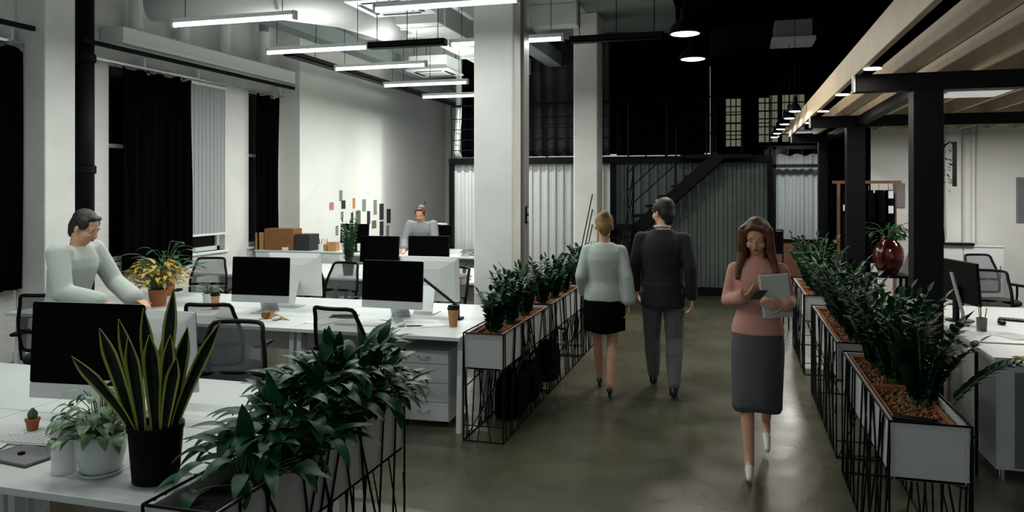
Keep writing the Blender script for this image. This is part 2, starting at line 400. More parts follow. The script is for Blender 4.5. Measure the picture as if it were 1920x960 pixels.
# ---------------------------------------------------------------- mezzanine
def corrugated(name, x0, x1, y, z0, z1, m, label):
    top = []; bot = []; x = x0; p = .15; seq = [(0, 0), (.04, .0), (.06, .03), (.13, .03)]
    pts = []
    while x < x1:
        for a, d in seq:
            if x+a < x1: pts.append((x+a, y+d))
        x += p
    pts.append((x1, y))
    o = MB().loft([[(a, b, z0) for a, b in pts], [(a, b, z1) for a, b in pts]], closed=False).build(name, m, solid=.004)
    struct(o, label)
corrugated('wall_cladding', -5.16, -2.1, 14.0, .14, 2.34, M['panel_white'], 'white corrugated wall under the upper floor')
corrugated('wall_container', -2.1, .56, 14.0, .14, 2.34, M['panel_shaded'], 'white corrugated wall behind the stairs, coloured darker as shaded')
struct(MB().box(-5.2, .6, 13.98, 14.06, 0, .15).build('baseboard_back', M['black_metal']))
struct(MB().box(-5.24, .64, 13.9, 18, 2.34, 2.46).build('floor_upper', M['black_metal']), 'black slab edge of the upper floor')
for i, x in enumerate((-5.24, -2.14, .56)):
    struct(MB().box(x, x+.09, 13.92, 14.02, 0, 2.34).build('trim_%d' % (40+i), M['black_metal']))
def railing(name, label, x0, x1, y, z, n):
    t = thing(name, label, 'railing', ((x0+x1)/2, y, z)); L = x1-x0
    MB().tube([(-L/2, 0, 1.0), (L/2, 0, 1.0)], .02).build('handrail', M['black_metal'], t)
    for k in range(4): MB().tube([(-L/2, 0, .15+.2*k), (L/2, 0, .15+.2*k)], .009, 6).build('rail', M['black_metal'], t)
    for k in range(n): xx = -L/2+L*k/(n-1); MB().tube([(xx, 0, 0), (xx, 0, 1.0)], .016, 6).build('baluster', M['black_metal'], t)
railing('balcony_railing', 'black railing on the upper floor left of the nearer column', -5.2, -2.7, 13.96, 2.46, 5)
railing('balcony_railing', 'black railing on the upper floor between the two columns', -2.5, -.45, 13.96, 2.46, 4)
railing('balcony_railing', 'black railing at the head of the stairs', -.3, .6, 13.96, 2.46, 3)
curtain('folded black drape hanging on the upper floor left of the columns', -5.16, -4.82, 14.35, 2.5, 4.78, 4, axis='X', amp=.07, rings=False)
curtain('dark drape behind the railing between the columns', -4.3, -2.2, 14.35, 2.5, 4.75, 5, axis='X', amp=.06, per=.22, rings=False, m=M['curtain_grey'])
curtain('wide black drape right of the farther column', -2.1, -.5, 14.45, 2.5, 4.75, 6, axis='X', amp=.03, per=.3, rings=False)
# round grey duct beside the drape
tag(MB().tube([(-5.1, 14.15, 2.46), (-5.16, 14.15, 2.6), (-5.12, 14.15, 3.4), (-5.12, 14.15, 4.79)], .06, 14).build('flexible_duct', M['alu'], smooth=True), 'grey flexible duct beside the folded upper drape', 'duct')
# far windows
for i, (a, b, z0, z1) in enumerate(((-.17, .17, 2.8, 3.9), (.53, .95, 2.9, 3.95), (1.02, 1.5, 2.9, 3.95))):
    root = bpy.data.objects.new('window_%d' % (i+4), None); C.objects.link(root); root['kind'] = 'structure'; root.location = (0, 0, 0)
    MB().box(a, b, 17.96, 17.99, z0, z1).build('pane', M['dimwin'], root)
    f = MB()
    for k in range(4): x = a+(b-a)*k/3; f.box(x-.012, x+.012, 17.93, 17.96, z0, z1)
    for k in range(7): z = z0+(z1-z0)*k/6; f.box(a, b, 17.93, 17.96, z-.012, z+.012)
    f.build('window_frame', M['black_metal'], root)
# glazed front with white curtains
root = bpy.data.objects.new('window_7', None); C.objects.link(root); root['kind'] = 'structure'; root['label'] = 'black framed glass front with white curtains at the end of the walkway'; root['category'] = 'window'
f = MB()
for x in (.62, .78, 1.86): f.box(x, x+.07, 16.9, 17, 0, 2.75)
for z in (.0, 2.32, 2.7): f.box(.62, 1.93, 16.9, 17, z, z+.07)
f.box(.62, 1.93, 16.9, 17, .78, .84)
f.build('window_frame', M['black_metal'], root)
MB().box(.69, 1.86, 16.94, 16.95, .84, 2.7).build('pane', M['glass'], root)
MB().box(.69, 1.86, 16.92, 16.97, .07, .78).build('lower_panel', M['wood_warm'], root)
curtain('white sheer curtain inside the far glass front', .65, 1.92, 17.25, .05, 2.62, 8, axis='X', m=M['sheer'], amp=.04, per=.16, rings=False, name='sheer_curtain')

# stairs
t = thing('staircase', 'black open staircase rising right in front of the shade-coloured corrugated wall', 'stairs', (-1.62, 13.45, 0))
z0 = 1.25; run = 1.28; n = 6
for k in range(n):
    x = run*(k+.5)/n; z = z0+(2.42-z0)*(k+1)/(n+1)
    MB().box(x-.13, x+.13, -.3, .42, z-.02, z+.02).build('step', M['black_metal'], t)
for y in (-.33, .42):
    R = Ry(-math.atan2(2.42-z0, run)); L = math.hypot(run, 2.42-z0)
    MB().obox((run/2+.05, y, (z0+2.42)/2-.05), L+.2, .03, .19, R).build('stringer', M['black_metal'], t)
for k in range(3):
    h = .4+.3*k
    MB().tube([(-.1, -.34, z0+h-.1), (run, -.34, 2.42+h)], .01, 6).build('handrail', M['black_metal'], t)
for x in (-.1, 0.0, run*.55, run): MB().tube([(x, -.34, z0+(2.42-z0)*max(x, 0)/run-.1), (x, -.34, z0+(2.42-z0)*max(x, 0)/run+1.0)], .014, 6).build('baluster', M['black_metal'], t)
MB().box(-.62, 0, -.35, .42, z0-.08, z0).build('landing', M['black_metal'], t)
for x in (-.6, -.05):
    for y in (-.33, .4): MB().box(x, x+.05, y-.02, y+.02, 0, z0-.08).build('landing_post', M['black_metal'], t)
for k in range(6):
    y = -.45-.24*k; z = z0-.18*(k+1)
    MB().box(-.6, 0, y-.13, y+.13, z-.02, z+.02).build('step', M['black_metal'], t)
for x in (-.62, .0):
    MB().obox((x, -1.05, .6), .03, 1.95, .18, Rx(math.atan2(1.25, 1.55))).build('stringer', M['black_metal'], t)
    for h in (.4, .65, .9): MB().tube([(x, -.35, z0+h), (x, -1.85, h)], .009, 6).build('handrail', M['black_metal'], t)
MB().box(.75, 1.9, -.0, .36, 2.42-.02, 2.46).build('top_platform', M['black_metal'], t)
t = thing('storage_cabinet', 'low black cabinet under the sloping part of the staircase', 'cabinet', (-1.2, 13.55, 0))
MB().box(-.35, .35, 0, .35, .06, 1.1).build('body', M['black_metal'], t)
for s in (-1, 1):
    d = MB().box(min(0, s*.34)+.005, max(0, s*.34)-.005, -.015, 0, .1, 1.07).build('door', M['black_metal'], t); MB().box(s*.03-.006, s*.03+.006, -.03, -.015, .5, .7).build('handle', M['chrome'], d)

# ---------------------------------------------------------------- ceiling services
def tube_light(x0, x1, y, z, label, w_=TUBE_W):
    t = thing('tube_light', label, 'ceiling light', ((x0+x1)/2, y, z), 0, 'linear tube lights over the desks'); L = x1-x0
    MB().box(-L/2, L/2, -.03, .03, .02, .06).build('housing', M['white_metal'], t, bevel=.004)
    MB().tube([(-L/2+.01, 0, 0), (L/2-.01, 0, 0)], .022, 12).build('tube', M['tube'], t, smooth=True)
    for x in (-L/2, L/2): MB().box(x-.012, x+.012, -.03, .03, -.025, .06).build('end_cap', M['white_metal'], t)
    for x in (-L*.4, L*.4): MB().tube([(x, 0, .06), (x, 0, CEIL-z)], .004, 5).build('suspension_wire', M['black_metal'], t)
    for up in (0, 1):
        d = bpy.data.lights.new('tube_lamp', 'AREA'); d.shape = 'RECTANGLE'; d.size = L; d.size_y = .05; d.energy = w_*(.3 if up else 1); d.color = (.97, 1, .95)
        l = bpy.data.objects.new('tube_lamp', d); C.objects.link(l); l.parent = t; l.location = (0, 0, .07 if up else -.03)
        if up: l.rotation_euler = (PI, 0, 0)
for a in ((-5.41, -4.03, 6.54, 'tube light nearest the window wall at the top left'),
          (-5.42, -4.08, 8.18, 'tube light left of the black ceiling track'),
          (-5.25, -3.92, 9.55, 'third tube light counting from the nearest left one'),
          (-5.35, -3.95, 11.3, 'fourth tube light with its end touching the dark drape'),
          (-5.35, -4.0, 12.9, 'fifth tube light in front of the upper railing'),
          (-5.2, -4.0, 14.9 - .2, 'farthest and smallest tube light behind the upper railing'),
          (-3.17, -1.8, 6.5, 'tube light at the top picture edge before the nearer column'),
          (-3.1, -1.8, 8.3, 'tube light passing behind the nearer column'),
          (-5.4, -4.0, 4.7, 'tube light above the front desks out of frame'),
          (-3.1, -1.75, 4.7, 'tube light above the planter out of frame'),
          (-5.4, -4.0, 2.6, 'tube light above the foreground desk'),
          (-3.1, -1.75, 2.6, 'tube light above the foreground planter')):
    tube_light(a[0], a[1], a[2], 3.52, a[3], TUBE_W*((.5 if a[0] < -5 else .3) if a[2] < 5 else .5 if a[2] < 7 else .6 if a[0] > -3.5 else .8 if a[2] < 10 else 1.0 if a[2] < 12 else 1.5 if a[2] < 14 else 3.2))
def track(name, label, x0, x1, y0, y1, z, h=.07):
    t = thing(name, label, 'cable tray', ((x0+x1)/2, (y0+y1)/2, z)); a = (x1-x0)/2; b = (y1-y0)/2
    MB().box(-a, a, -b, b, 0, .012).box(-a, a, -b, -b+.01, 0, h).box(-a, a, b-.01, b, 0, h).box(-a, -a+.01, -b, b, 0, h).box(a-.01, a, -b, b, 0, h).build('tray', M['black_metal'], t)
    for q in (-.8, 0, .8):
        MB().tube([(q*a, q*b*.99 if b > a else 0, .01), (q*a if a > b else 0, q*b if b > a else 0, CEIL-z)], .005, 5).build('hanger', M['black_metal'], t)
track('cable_tray', 'black cable tray joining two tube lights', -4.06, -3.12, 8.12, 8.24, 3.5)
track('cable_tray', 'long black cable tray running along the white wall', -6.1, -5.94, 9.6, 17.5, 3.75)
track('cable_tray', 'black ceiling track between farther column and walkway', -1.75, -.72, 8.42, 8.54, 3.5)
def cassette(label, x, y, z, m=None):
    t = thing('air_conditioner', label, 'air conditioner', (x, y, z)); s_ = .42
    MB().box(-s_+.05, s_-.05, -s_+.05, s_-.05, .03, .28).build('body', m or M['white_metal'], t)
    MB().box(-s_, s_, -s_, s_, 0, .03).build('face_panel', m or M['white_metal'], t, bevel=.008)
    MB().box(-.2, .2, -.2, .2, -.01, 0).build('intake_grille', m or M['cab_white'], t)
    for a in range(4):
        R = Rz(a*PI/2); MB().obox(R @ Vector((0, .3, -.003)), .5, .05, .008, R).build('air_slot', M['black_metal'], t)
    for sx in (-1, 1):
        for sy in (-1, 1): MB().tube([(sx*.3, sy*.3, .28), (sx*.3, sy*.3, CEIL-z)], .006, 5).build('hanger_rod', M['black_metal'], t)
cassette('square ceiling air conditioner near the top picture edge', -3.95, 8.55, 4.05)
cassette('square ceiling air conditioner above the third tube light', -5.4, 13.6, 4.05)
t = thing('air_conditioner', 'dark suspended air conditioner under the black ceiling', 'air conditioner', (.78, 11.3, 3.9))
MB().box(-.24, .24, -.25, .25, .02, .26).build('body', M['grey_panel'], t, bevel=.01); MB().box(-.28, .28, -.3, .3, -.03, .02).build('grille', M['alu'], t)
for sx in (-.2, .2): MB().tube([(sx, 0, .26), (sx, 0, CEIL-3.9)], .006, 5).build('hanger_rod', M['black_metal'], t)
# ducts
t = thing('air_duct', 'large pale round duct at the top left under the ceiling', 'duct', (-5.6, 8.0, 4.12))
MB().tube([(-1.25, -.1, 0), (-.6, 0, 0), (.4, .2, -.02), (.85, .8, -.02), (.95, 1.6, 0), (.95, 2.2, 0)], .19, 20).build('pipe', M['ceil_white'], t, smooth=True)
for (x, y) in ((-.9, 0), (.4, .2)): MB().tube([(x-.02, y, 0), (x+.03, y, 0)], .2, 20).build('band', M['alu'], t)
MB().tube([(-.6, 0, .15), (-.6, 0, CEIL-4.12)], .006, 5).build('hanger', M['black_metal'], t)
t = thing('air_duct', 'rectangular pale duct running back along the ceiling', 'duct', (-3.95, 11.6, 4.02))
MB().box(-.3, .3, -2.3, 2.45, 0, .3).build('duct_box', M['ceil_white'], t, bevel=.01)
for y in (-2.1, -.9, .3, 1.5): MB().box(-.32, .32, y, y+.04, -.02, .32).build('flange', M['white_metal'], t)
for y in (-1.5, 1): MB().tube([(0, y, .3), (0, y, CEIL-4.0)], .006, 5).build('hanger', M['black_metal'], t)
# pendants
def pendant(name, label, x, y, z, r, h, w_, group=None):
    t = thing(name, label, 'pendant lamp', (x, y, z), 0, group)
    MB().lathe([(r, 0), (r*.98, .01*h), (r*.8, h*.28), (r*.42, h*.45), (r*.28, h*.55), (r*.25, h*.85), (r*.12, h)], n=28).build('lamp_shade', M['black_metal'], t, smooth=True, solid=.003)
    MB().lathe([(0.001, -.012), (r*.6, -.01), (r*.94, .004), (r*.9, .012), (.001, .02)], n=24).build('diffuser', M['bulb'], t, smooth=True)
    MB().tube([(0, 0, h*.95), (0, 0, CEIL-z)], .004, 5).build('cord', M['black_metal'], t)
    d = bpy.data.lights.new('pendant_lamp', 'AREA'); d.shape = 'DISK'; d.size = r*1.6; d.energy = w_; d.color = (1, .94, .84)
    l = bpy.data.objects.new('pendant_lamp', d); C.objects.link(l); l.parent = t; l.location = (0, 0, -.02)
pendant('pendant_lamp', 'nearer large black pendant lamp over the walkway', -.49, 8.35, 3.51, .18, .3, PEND_W)
pendant('pendant_lamp', 'farther large black pendant lamp over the walkway', -.49, 10.0, 3.51, .18, .3, PEND_W)
for i in range(6):
    pendant('small_pendant_lamp', ['first', 'second', 'third', 'fourth', 'fifth', 'sixth'][i]+' small black pendant beside the pale timber beam, counting from the nearest', .74, 10.3+1.0*i, 2.85, .085, .2, 2.0, 'small pendants in a row beside the pergola')

# ---------------------------------------------------------------- pergola
t = thing('pergola', 'black steel pergola with pale timber slats over the right side', 'pergola', (1.37, 6.35, 0))
for (y, xs) in ((0, (-.1, 4.3)), (3.47, (-.1, 4.3)), (6.55, (-.1, 4.3))):
    MB().box(-.49, 5.1, y-.06, y+.06, 2.6, 2.73).build('cross_beam', M['navy_metal'], t, bevel=.004)
    MB().box(-.5, -.49, y-.06, y+.06, 2.6, 2.73).build('end_plate', M['alu'], t)
    for x in xs: MB().box(x, x+.2, y-.09, y+.09, 0, 2.6).box(x-.03, x+.23, y-.12, y+.12, 0, .02).build('post', M['navy_metal'], t, bevel=.004)
MB().box(.0, .1, 0.06, 6.5, 2.62, 2.71).build('side_beam', M['navy_metal'], t)
for i in range(12):
    x = -.47+.37*i
    MB().box(x-.02, x+.02, -8.0, 7.2, 2.732, 2.95).build('timber_slat', M['wood'], t, bevel=.003)
for i, y in enumerate((-.37, 1.2, 2.75, 4.3)):
    q = MB().lathe([(.065, 0), (.065, .03), (.03, .05)], (-.42, y, 2.73), 14).build('spotlight', M['black_metal'], t)
    MB().lathe([(.001, 0), (.06, 0), (.06, .006), (.001, .006)], (-.42, y, 2.722), 14).build('lens', M['bulb'], q)
    MB().box(-.44, -.4, y-.015, y+.015, 2.75, 2.83).build('spot_arm', M['black_metal'], t)
    d = bpy.data.lights.new('spot_lamp', 'AREA'); d.shape = 'DISK'; d.size = .09; d.energy = 2.5; d.color = (1, .9, .75)
    l = bpy.data.objects.new('spot_lamp', d); C.objects.link(l); l.parent = t; l.location = (-.42, y, 2.71)
MB().box(-.44, -.41, -7.9, 7.0, 2.82, 2.85).build('light_track', M['black_metal'], t)

# ================================================================ furniture
def make_desk(w, d, label, group):
    """top at z .74; origin at centre of the footprint; user side is -y"""
    t = thing('desk', label, 'desk', group=group)
    MB().box(-w/2+.004, w/2-.004, -d/2, d/2, .715, .745).build('desktop', M['desk_white'], t, bevel=.003)
    for s in (-1, 1):
        x = s*(w/2-.035)
        MB().loft([[(x-.02, -d/2+.06, 0), (x+.02, -d/2+.06, 0), (x+.02, -d/2+.13, 0), (x-.02, -d/2+.13, 0)],
                   [(x-.02, -d/2+.10, .715), (x+.02, -d/2+.10, .715), (x+.02, -d/2+.2, .715), (x-.02, -d/2+.2, .715)]]).build('leg', M['white_metal'], t)
        MB().box(x-.02, x+.02, d/2-.1, d/2-.04, 0, .715).build('leg', M['white_metal'], t)
        MB().box(x-.02, x+.02, -d/2+.15, d/2-.06, .66, .715).build('side_rail', M['white_metal'], t)
    MB().box(-w/2+.06, w/2-.06, d/2-.06, d/2-.04, .4, .715).build('modesty_panel', M['white_metal'], t)
    MB().box(-w/2+.2, w/2-.2, d/2-.22, d/2-.1, .58, .6).build('cable_basket', M['white_metal'], t)
    return t
DW = 1.47
desk0 = make_desk(DW, .815, 'x', 'white bench desks in rows')
first = True
def place_desk(x, y, rz, label):
    global first
    if first:
        first = False; desk0.location = (x, y, 0); desk0.rotation_euler = (0, 0, rz); desk0['label'] = label; return desk0
    return dup(desk0, (x, y, 0), rz, label)
rows = {'A': 2.28, 'B': 5.52, 'C': 8.85, 'D': 12.1}
xr = {'A': -2.0, 'B': -1.99, 'C': -2.75, 'D': -3.9}
col_words = ['right end', 'middle', 'left end']
for r, y0 in rows.items():
    rw = {'A': 'foreground', 'B': 'second', 'C': 'third', 'D': 'farthest'}[r]
    for k in range(2 if r == 'D' else 3):
        for side in (0, 1):
            x = xr[r]-DW*(k+.5); y = y0+.41+.82*side
            place_desk(x, y, PI*side, 'white desk, %s of the %s row, %s half' % (['right end', 'next from the right', 'left end'][k], rw, ['near', 'far'][side]))

# office chair: faces +y, origin on floor
def make_chair(label, lite=False):
    t = thing('office_chair', label, 'chair')
    q = MB()
    for k in range(5):
        a = 2*PI*k/5+.3; c, s = math.cos(a), math.sin(a)
        q.tube([(c*.02, s*.02, .12), (c*.15, s*.15, .105), (c*.3, s*.3, .075)], [.022, .018, .013], 8)
    q.lathe([(.035, .09), (.035, .15)], n=14); q.build('star_base', M['chair_black'], t)
    for k in range(5):
        a = 2*PI*k/5+.3; c, s = math.cos(a), math.sin(a); R = Rz(a)
        w_ = MB()
        for e in (-.014, .014): w_.tube([R @ Vector((.29, e-.007, .03)), R @ Vector((.29, e+.007, .03))], .028, 12)
        w_.build('caster', M['chair_black'], t)
    MB().lathe([(.025, .13), (.025, .3), (.018, .3), (.018, .42)], n=14).build('gas_column', M['chrome'], t)
    sr = []
    for z, k in ((.42, .86), (.435, .98), (.47, 1.0), (.492, .93), (.497, .6)):
        ring = []
        for i in range(24):
            a = 2*PI*i/24; c, s = math.cos(a), math.sin(a)
            f = (abs(c)**4+abs(s)**4)**-.25
            ring.append((.245*k*c*f, .235*k*s*f+.02, z))
        sr.append(ring)
    MB().loft(sr).build('seat', M['seat_cloth'], t, smooth=True)
    MB().box(-.1, .1, -.12, .12, .39, .425).build('seat_plate', M['chair_black'], t, bevel=.005)
    # backrest frame, leaning back
    def bp(u, v):   # u -1..1, v 0..1
        wv = .205+.03*math.sin(PI*min(v*1.15, 1)) - .035*v
        return Vector((u*wv, -.22-.02-.13*v+.05*(u*u)+.02*math.sin(PI*v), .56+.46*v))
    loop = []
    for i in range(9): loop.append(bp(-1, i/8*.94))
    loop.append(bp(-.93, .985)); 
    for i in range(1, 8): loop.append(bp(-1+2*i/8, 1.0))
    loop.append(bp(.93, .985))
    for i in range(9): loop.append(bp(1, .94-i/8*.94))
    for i in range(1, 8): loop.append(bp(1-2*i/8, -.02))
    loop.append(loop[0])
    MB().tube(loop, .015, 8).build('back_frame', M['chair_black'], t, smooth=True)
    g = [[bp(-1+2*i/10, j/8) for i in range(11)] for j in range(9)]
    MB().loft(g, closed=False).build('back_mesh', M['chair_mesh'], t, smooth=True)
    MB().tube([bp(-1, .33), bp(-.5, .33)+Vector((0, -.02, 0)), bp(.5, .33)+Vector((0, -.02, 0)), bp(1, .33)], .016, 8).build('lumbar_bar', M['chair_black'], t, smooth=True)
    MB().tube([(0, -.1, .41), (0, -.24, .42), (0, -.3, .5), (0, -.315, .62), (0, -.32, .7)], [.025, .025, .022, .02, .018], 10).build('back_spine', M['chair_black'], t, smooth=True)
    for s in (-1, 1):
        MB().tube([(s*.2, 0, .42), (s*.29, 0, .44), (s*.3, 0, .55), (s*.3, 0, .65)], .014, 8).build('arm_support', M['chair_black'], t, smooth=True)
        MB().box(s*.3-.035, s*.3+.035, -.12, .13, .65, .678).build('armrest', M['chair_black'], t, bevel=.01)
    return t
chair0 = make_chair('black mesh office chair with its back to the second row, right of centre')
chair0.location = (-2.72, 5.3, 0); chair0.rotation_euler = (0, 0, -.12)
for (x, y, rz, lb) in (
    (-3.82, 5.2, .25, 'black mesh office chair behind the snake plant tips, facing the second row'),
    (-5.5, 5.25, .45, 'black mesh office chair far left, facing the second row'),
    (-2.98, 3.95, PI+.2, 'black mesh office chair facing the white backed foreground monitor'),
    (-6.1, 7.85, PI+.3, 'office chair beyond the second row behind the yellow plant'),
    (-4.35, 7.75, PI-.15, 'office chair beyond the second row between the two white shells'),
    (-3.02, 7.65, PI-.5, 'office chair squeezed beside the nearer white column'),
    (-3.25, 10.95, PI-.3, 'office chair beyond the third row left of the column'),
    (-3.6, 8.55, -.2, 'office chair facing the third row below the black monitor'),
    (-5.0, 8.5, .2, 'office chair facing the third row near the tall plant'),
    (-2.35, 9.7, 2.2, 'office chair behind the nearer column beside the far planter'),
    (3.15, 11.0, PI+.35, 'black office chair behind the right hand desk'),
    (2.45, 8.85, PI-.35, 'black office chair pushed close behind the right hand monitor')):
    dup(chair0, (x, y, 0), rz, lb)

# all in one computer: screen faces -y
def make_computer(label):
    t = thing('desktop_computer', label, 'computer')
    W_, H_ = .575, .345; z0 = .165
    R = Rx(-.06)
    def P(x, y, z): v = R @ Vector((x, y, z-.33)); return (v.x, v.y, v.z+.33)
    def rr(x0, x1, z0_, z1_, y, r=.012):
        pts = []
        for (cx, cz, a0) in ((x1-r, z1_-r, 0), (x0+r, z1_-r, 90), (x0+r, z0_+r, 180), (x1-r, z0_+r, 270)):
            for k in range(4): a = math.radians(a0+30*k); pts.append(P(cx+r*math.cos(a), y, cz+r*math.sin(a)))
        return pts
    MB().loft([rr(-W_/2, W_/2, .1, z0+H_, -.004), rr(-W_/2, W_/2, .1, z0+H_, .004), rr(-W_/2+.04, W_/2-.04, .14, z0+H_-.04, .022), rr(-.12, .12, .2, .4, .036)]).build('shell', M['alu_back'], t)
    MB().loft([rr(-W_/2, W_/2, z0, z0+H_, -.0075), rr(-W_/2, W_/2, z0, z0+H_, -.0045)]).build('screen', M['screen'], t)
    MB().loft([rr(-W_/2, W_/2, .1, z0, -.007, .006), rr(-W_/2, W_/2, .1, z0, -.0045, .006)]).build('chin', M['alu'], t)
    MB().loft([[(-.09, .16, 0), (.09, .16, 0), (.09, .168, 0), (-.09, .168, 0)], [(-.09, .155, .03), (.09, .155, .03), (.09, .163, .03), (-.09, .163, .03)], [(-.075, .04, .24), (.075, .04, .24), (.075, .05, .245), (-.075, .05, .245)]]).build('stand_neck', M['alu'], t)
    MB().box(-.095, .095, -.04, .168, 0, .008).build('stand_foot', M['alu'], t, bevel=.003)
    return t
ZT = .745
comp0 = make_computer('all in one computer with black screen on the foreground desk')
comp0.location = (-2.99, 3.02, ZT); comp0.rotation_euler = (0, 0, .1)
for (x, y, rz, lb) in (
    (-2.88, 3.3, PI, 'white backed computer behind the snake plant, turned away'),
    (-4.12, 6.12, .06, 'left one of two black screens on the second row'),
    (-2.82, 6.12, -.03, 'right one of two black screens on the second row'),
    (-4.08, 6.62, PI, 'white computer back right of the left black screen'),
    (-2.68, 6.62, PI, 'pale grey computer back right of the right black screen')):
    dup(comp0, (x, y, ZT), rz, lb)

def make_monitor(label, shade='screen'):
    t = thing('black_monitor', label, 'monitor')
    R = Rx(-.08); c = Vector((0, 0, .33))
    MB().obox(c, .56, .028, .35, R).build('housing', M['chair_black'], t, bevel=.004)
    MB().obox(c+R @ Vector((0, -.015, 0)), .54, .003, .33, R).build('screen', M[shade], t)
    MB().box(-.03, .03, .015, .045, .01, .3).build('stand_neck', M['chair_black'], t, bevel=.004)
    MB().lathe([(.11, 0), (.11, .008), (.04, .014)], n=20).build('stand_foot', M['chair_black'], t)
    return t
mon0 = make_monitor('black monitor on the third row left of centre')
mon0.location = (-4.52, 9.4, ZT)
for (x, y, z, rz, lb) in (
    (-3.9, 9.6, ZT, .15, 'black monitor on the third row in front of the person in grey'),
    (-6.55, 12.6, ZT, 0, 'black monitor on the farthest row behind the tall potted plant'),
    (-4.95, 12.6, ZT, -.1, 'small black monitor at the farthest desks near the corner post'),
    (1.82, 7.25, .77, PI*.58, 'black monitor on the right hand desk beside the post')):
    dup(mon0, (x, y, z), rz, lb)

def keyboard(label, x, y, z, rz, dark=False):
    t = thing('keyboard', label, 'keyboard', (x, y, z), rz)
    MB().box(-.21, .21, -.06, .06, 0, .012).build('base', M['chair_black'] if dark else M['alu'], t, bevel=.003)
    q = MB()
    for j in range(5):
        for i in range(14): q.box(-.2+.0287*i, -.2+.0287*i+.024, -.052+.0212*j, -.052+.0212*j+.018, .012, .016)
    q.build('keys', M['chair_black'] if dark else M['paper'], t)
keyboard('pale keyboard before the left black screen', -4.12, 5.82, ZT, 0)
keyboard('pale keyboard before the right black screen', -2.98, 5.84, ZT, .05)
keyboard('pale keyboard below the foreground screen', -3.05, 2.72, ZT, .1)
keyboard('dark keyboard on the right hand desk', 2.35, 7.35, .77, -.35, True)
comp0.scale = (1.06, 1.0, 1.13)
def mouse(label, x, y, z, dark=False):
    t = thing('computer_mouse', label, 'mouse', (x, y, z))
    MB().ell((0, 0, .012), (.03, .055, .017), n=14).build('shell', M['chair_black'] if dark else M['pot_white'], t, smooth=True)
    MB().box(-.002, .002, .015, .03, .026, .032).build('scroll_wheel', M['grey_panel'], t)
mouse('white mouse beside the right keyboard of the second row', -2.62, 5.86, ZT+.005)
mouse('white mouse beside the left keyboard of the second row', -3.78, 5.84, ZT+.005)
mouse('black mouse on the right hand desk', 2.1, 7.15, .775, True)
def paper(label, x, y, z, rz, w_=.21, h_=.297, m='paper', n=1):
    t = thing('paper_sheet', label, 'paper', (x, y, z), rz)
    for k in range(n): MB().obox((.01*k, .005*k, .001+.002*k), w_, h_, .0015, Rz(.1*k)).build('sheet', M[m], t)
    MB().obox((0, .08, .0022+.002*(n-1)), w_*.7, .004, .0004, Rz(0)).obox((0, .05, .0022+.002*(n-1)), w_*.7, .004, .0004, Rz(0)).build('printed_line', M['greyprint'], t)
paper('loose papers left of the takeaway cup', -2.45, 6.0, ZT, .5, n=3)
paper('paper sheet in front of the right black screen', -3.35, 5.9, ZT, -.3, n=2)
paper('paper sheet near the left black screen chin', -4.6, 5.95, ZT, .4, n=2)
paper('paper stack at the left edge of the foreground desk', -3.2, 2.62, ZT, .1, n=4)
paper('paper sheet on the right hand desk front', 2.0, 6.6, .77, .4, n=2)
def pen(label, x, y, z, rz, m):
    t = thing('pen', label, 'pen', (x, y, z+.005), rz)
    MB().tube([(-.07, 0, 0), (.05, 0, 0)], .005, 8).build('barrel', M[m], t); MB().tube([(.05, 0, 0), (.068, 0, 0)], [.005, .001], 8).build('tip', M['chrome'], t)
pen('black pen on the papers left of the takeaway cup', -2.5, 5.86, ZT+.004, .4, 'chair_black')
pen('second black pen farther left of the takeaway cup', -2.75, 5.78, ZT, -.3, 'chair_black')
pen('orange pencil lying on the right hand desk', 2.25, 6.9, .77, 2.2, 'orange')

def takeaway_cup(label, x, y, s=1):
    t = thing('takeaway_cup', label, 'cup', (x, y, ZT))
    MB().lathe([(.028*s, 0), (.029*s, .003), (.041*s, .125*s), (.043*s, .128*s), (.041*s, .13*s)], n=24).build('paper_cup', M['kraft'], t, smooth=True)
    MB().lathe([(.0445*s, .125*s), (.0445*s, .137*s), (.04*s, .14*s), (.038*s, .155*s), (.03*s, .157*s), (.029*s, .152*s), (.001, .152*s)], n=24).build('lid', M['chair_black'], t)
takeaway_cup('kraft takeaway cup with black lid near the planter', -2.21, 5.97, 1.12)
takeaway_cup('kraft takeaway cup with black lid left of the left black screen', -4.68, 6.22)
t = thing('paper_cone', 'brown kraft card folded into a wedge lying on the second row', 'card', (-3.79, 5.87, ZT), -.25)
MB().loft([[(-.16, -.03, 0), (-.16, .05, 0), (-.16, .01, .075)], [(.13, .01, 0), (.13, .018, 0), (.13, .014, .006)]]).build('folded_card', M['kraft'], t)
MB().obox((-.12, 0, .03), .06, .09, .05, Rz(.1)).build('flap', M['brownbox'], t)
# desk tablet + glass
t = thing('tablet', 'dark tablet lying right of the chair back on the second row', 'tablet', (-3.3, 6.15, ZT), .3)
MB().box(-.12, .12, -.085, .085, 0, .009).build('case', M['tablet'], t, bevel=.003); MB().box(-.11, .11, -.075, .075, .009, .0095).build('screen', M['screen'], t)
t = thing('tablet', 'grey tablet lying on the foreground desk at the left edge', 'tablet', (-2.87, 2.57, ZT), -.12)
MB().box(-.14, .14, -.1, .1, 0, .009).build('case', M['tablet'], t, bevel=.003); MB().box(-.125, .125, -.088, .088, .009, .0095).build('screen', M['grey_panel'], t); MB().box(-.02, .0, -.02, .0, .0095, .02).build('stylus_clip', M['chair_black'], t)
t = thing('drinking_glass', 'clear drinking glass on the papers of the second row', 'glass', (-2.72, 6.0, ZT))
MB().lathe([(.001, .004), (.03, .004), (.035, .1), (.037, .1), (.032, 0), (.001, 0)], n=20).build('glass_body', M['glass'], t, smooth=True)
MB().lathe([(.001, .006), (.029, .006), (.031, .05), (.001, .05)], n=20).build('water', M['glass'], t, smooth=True)
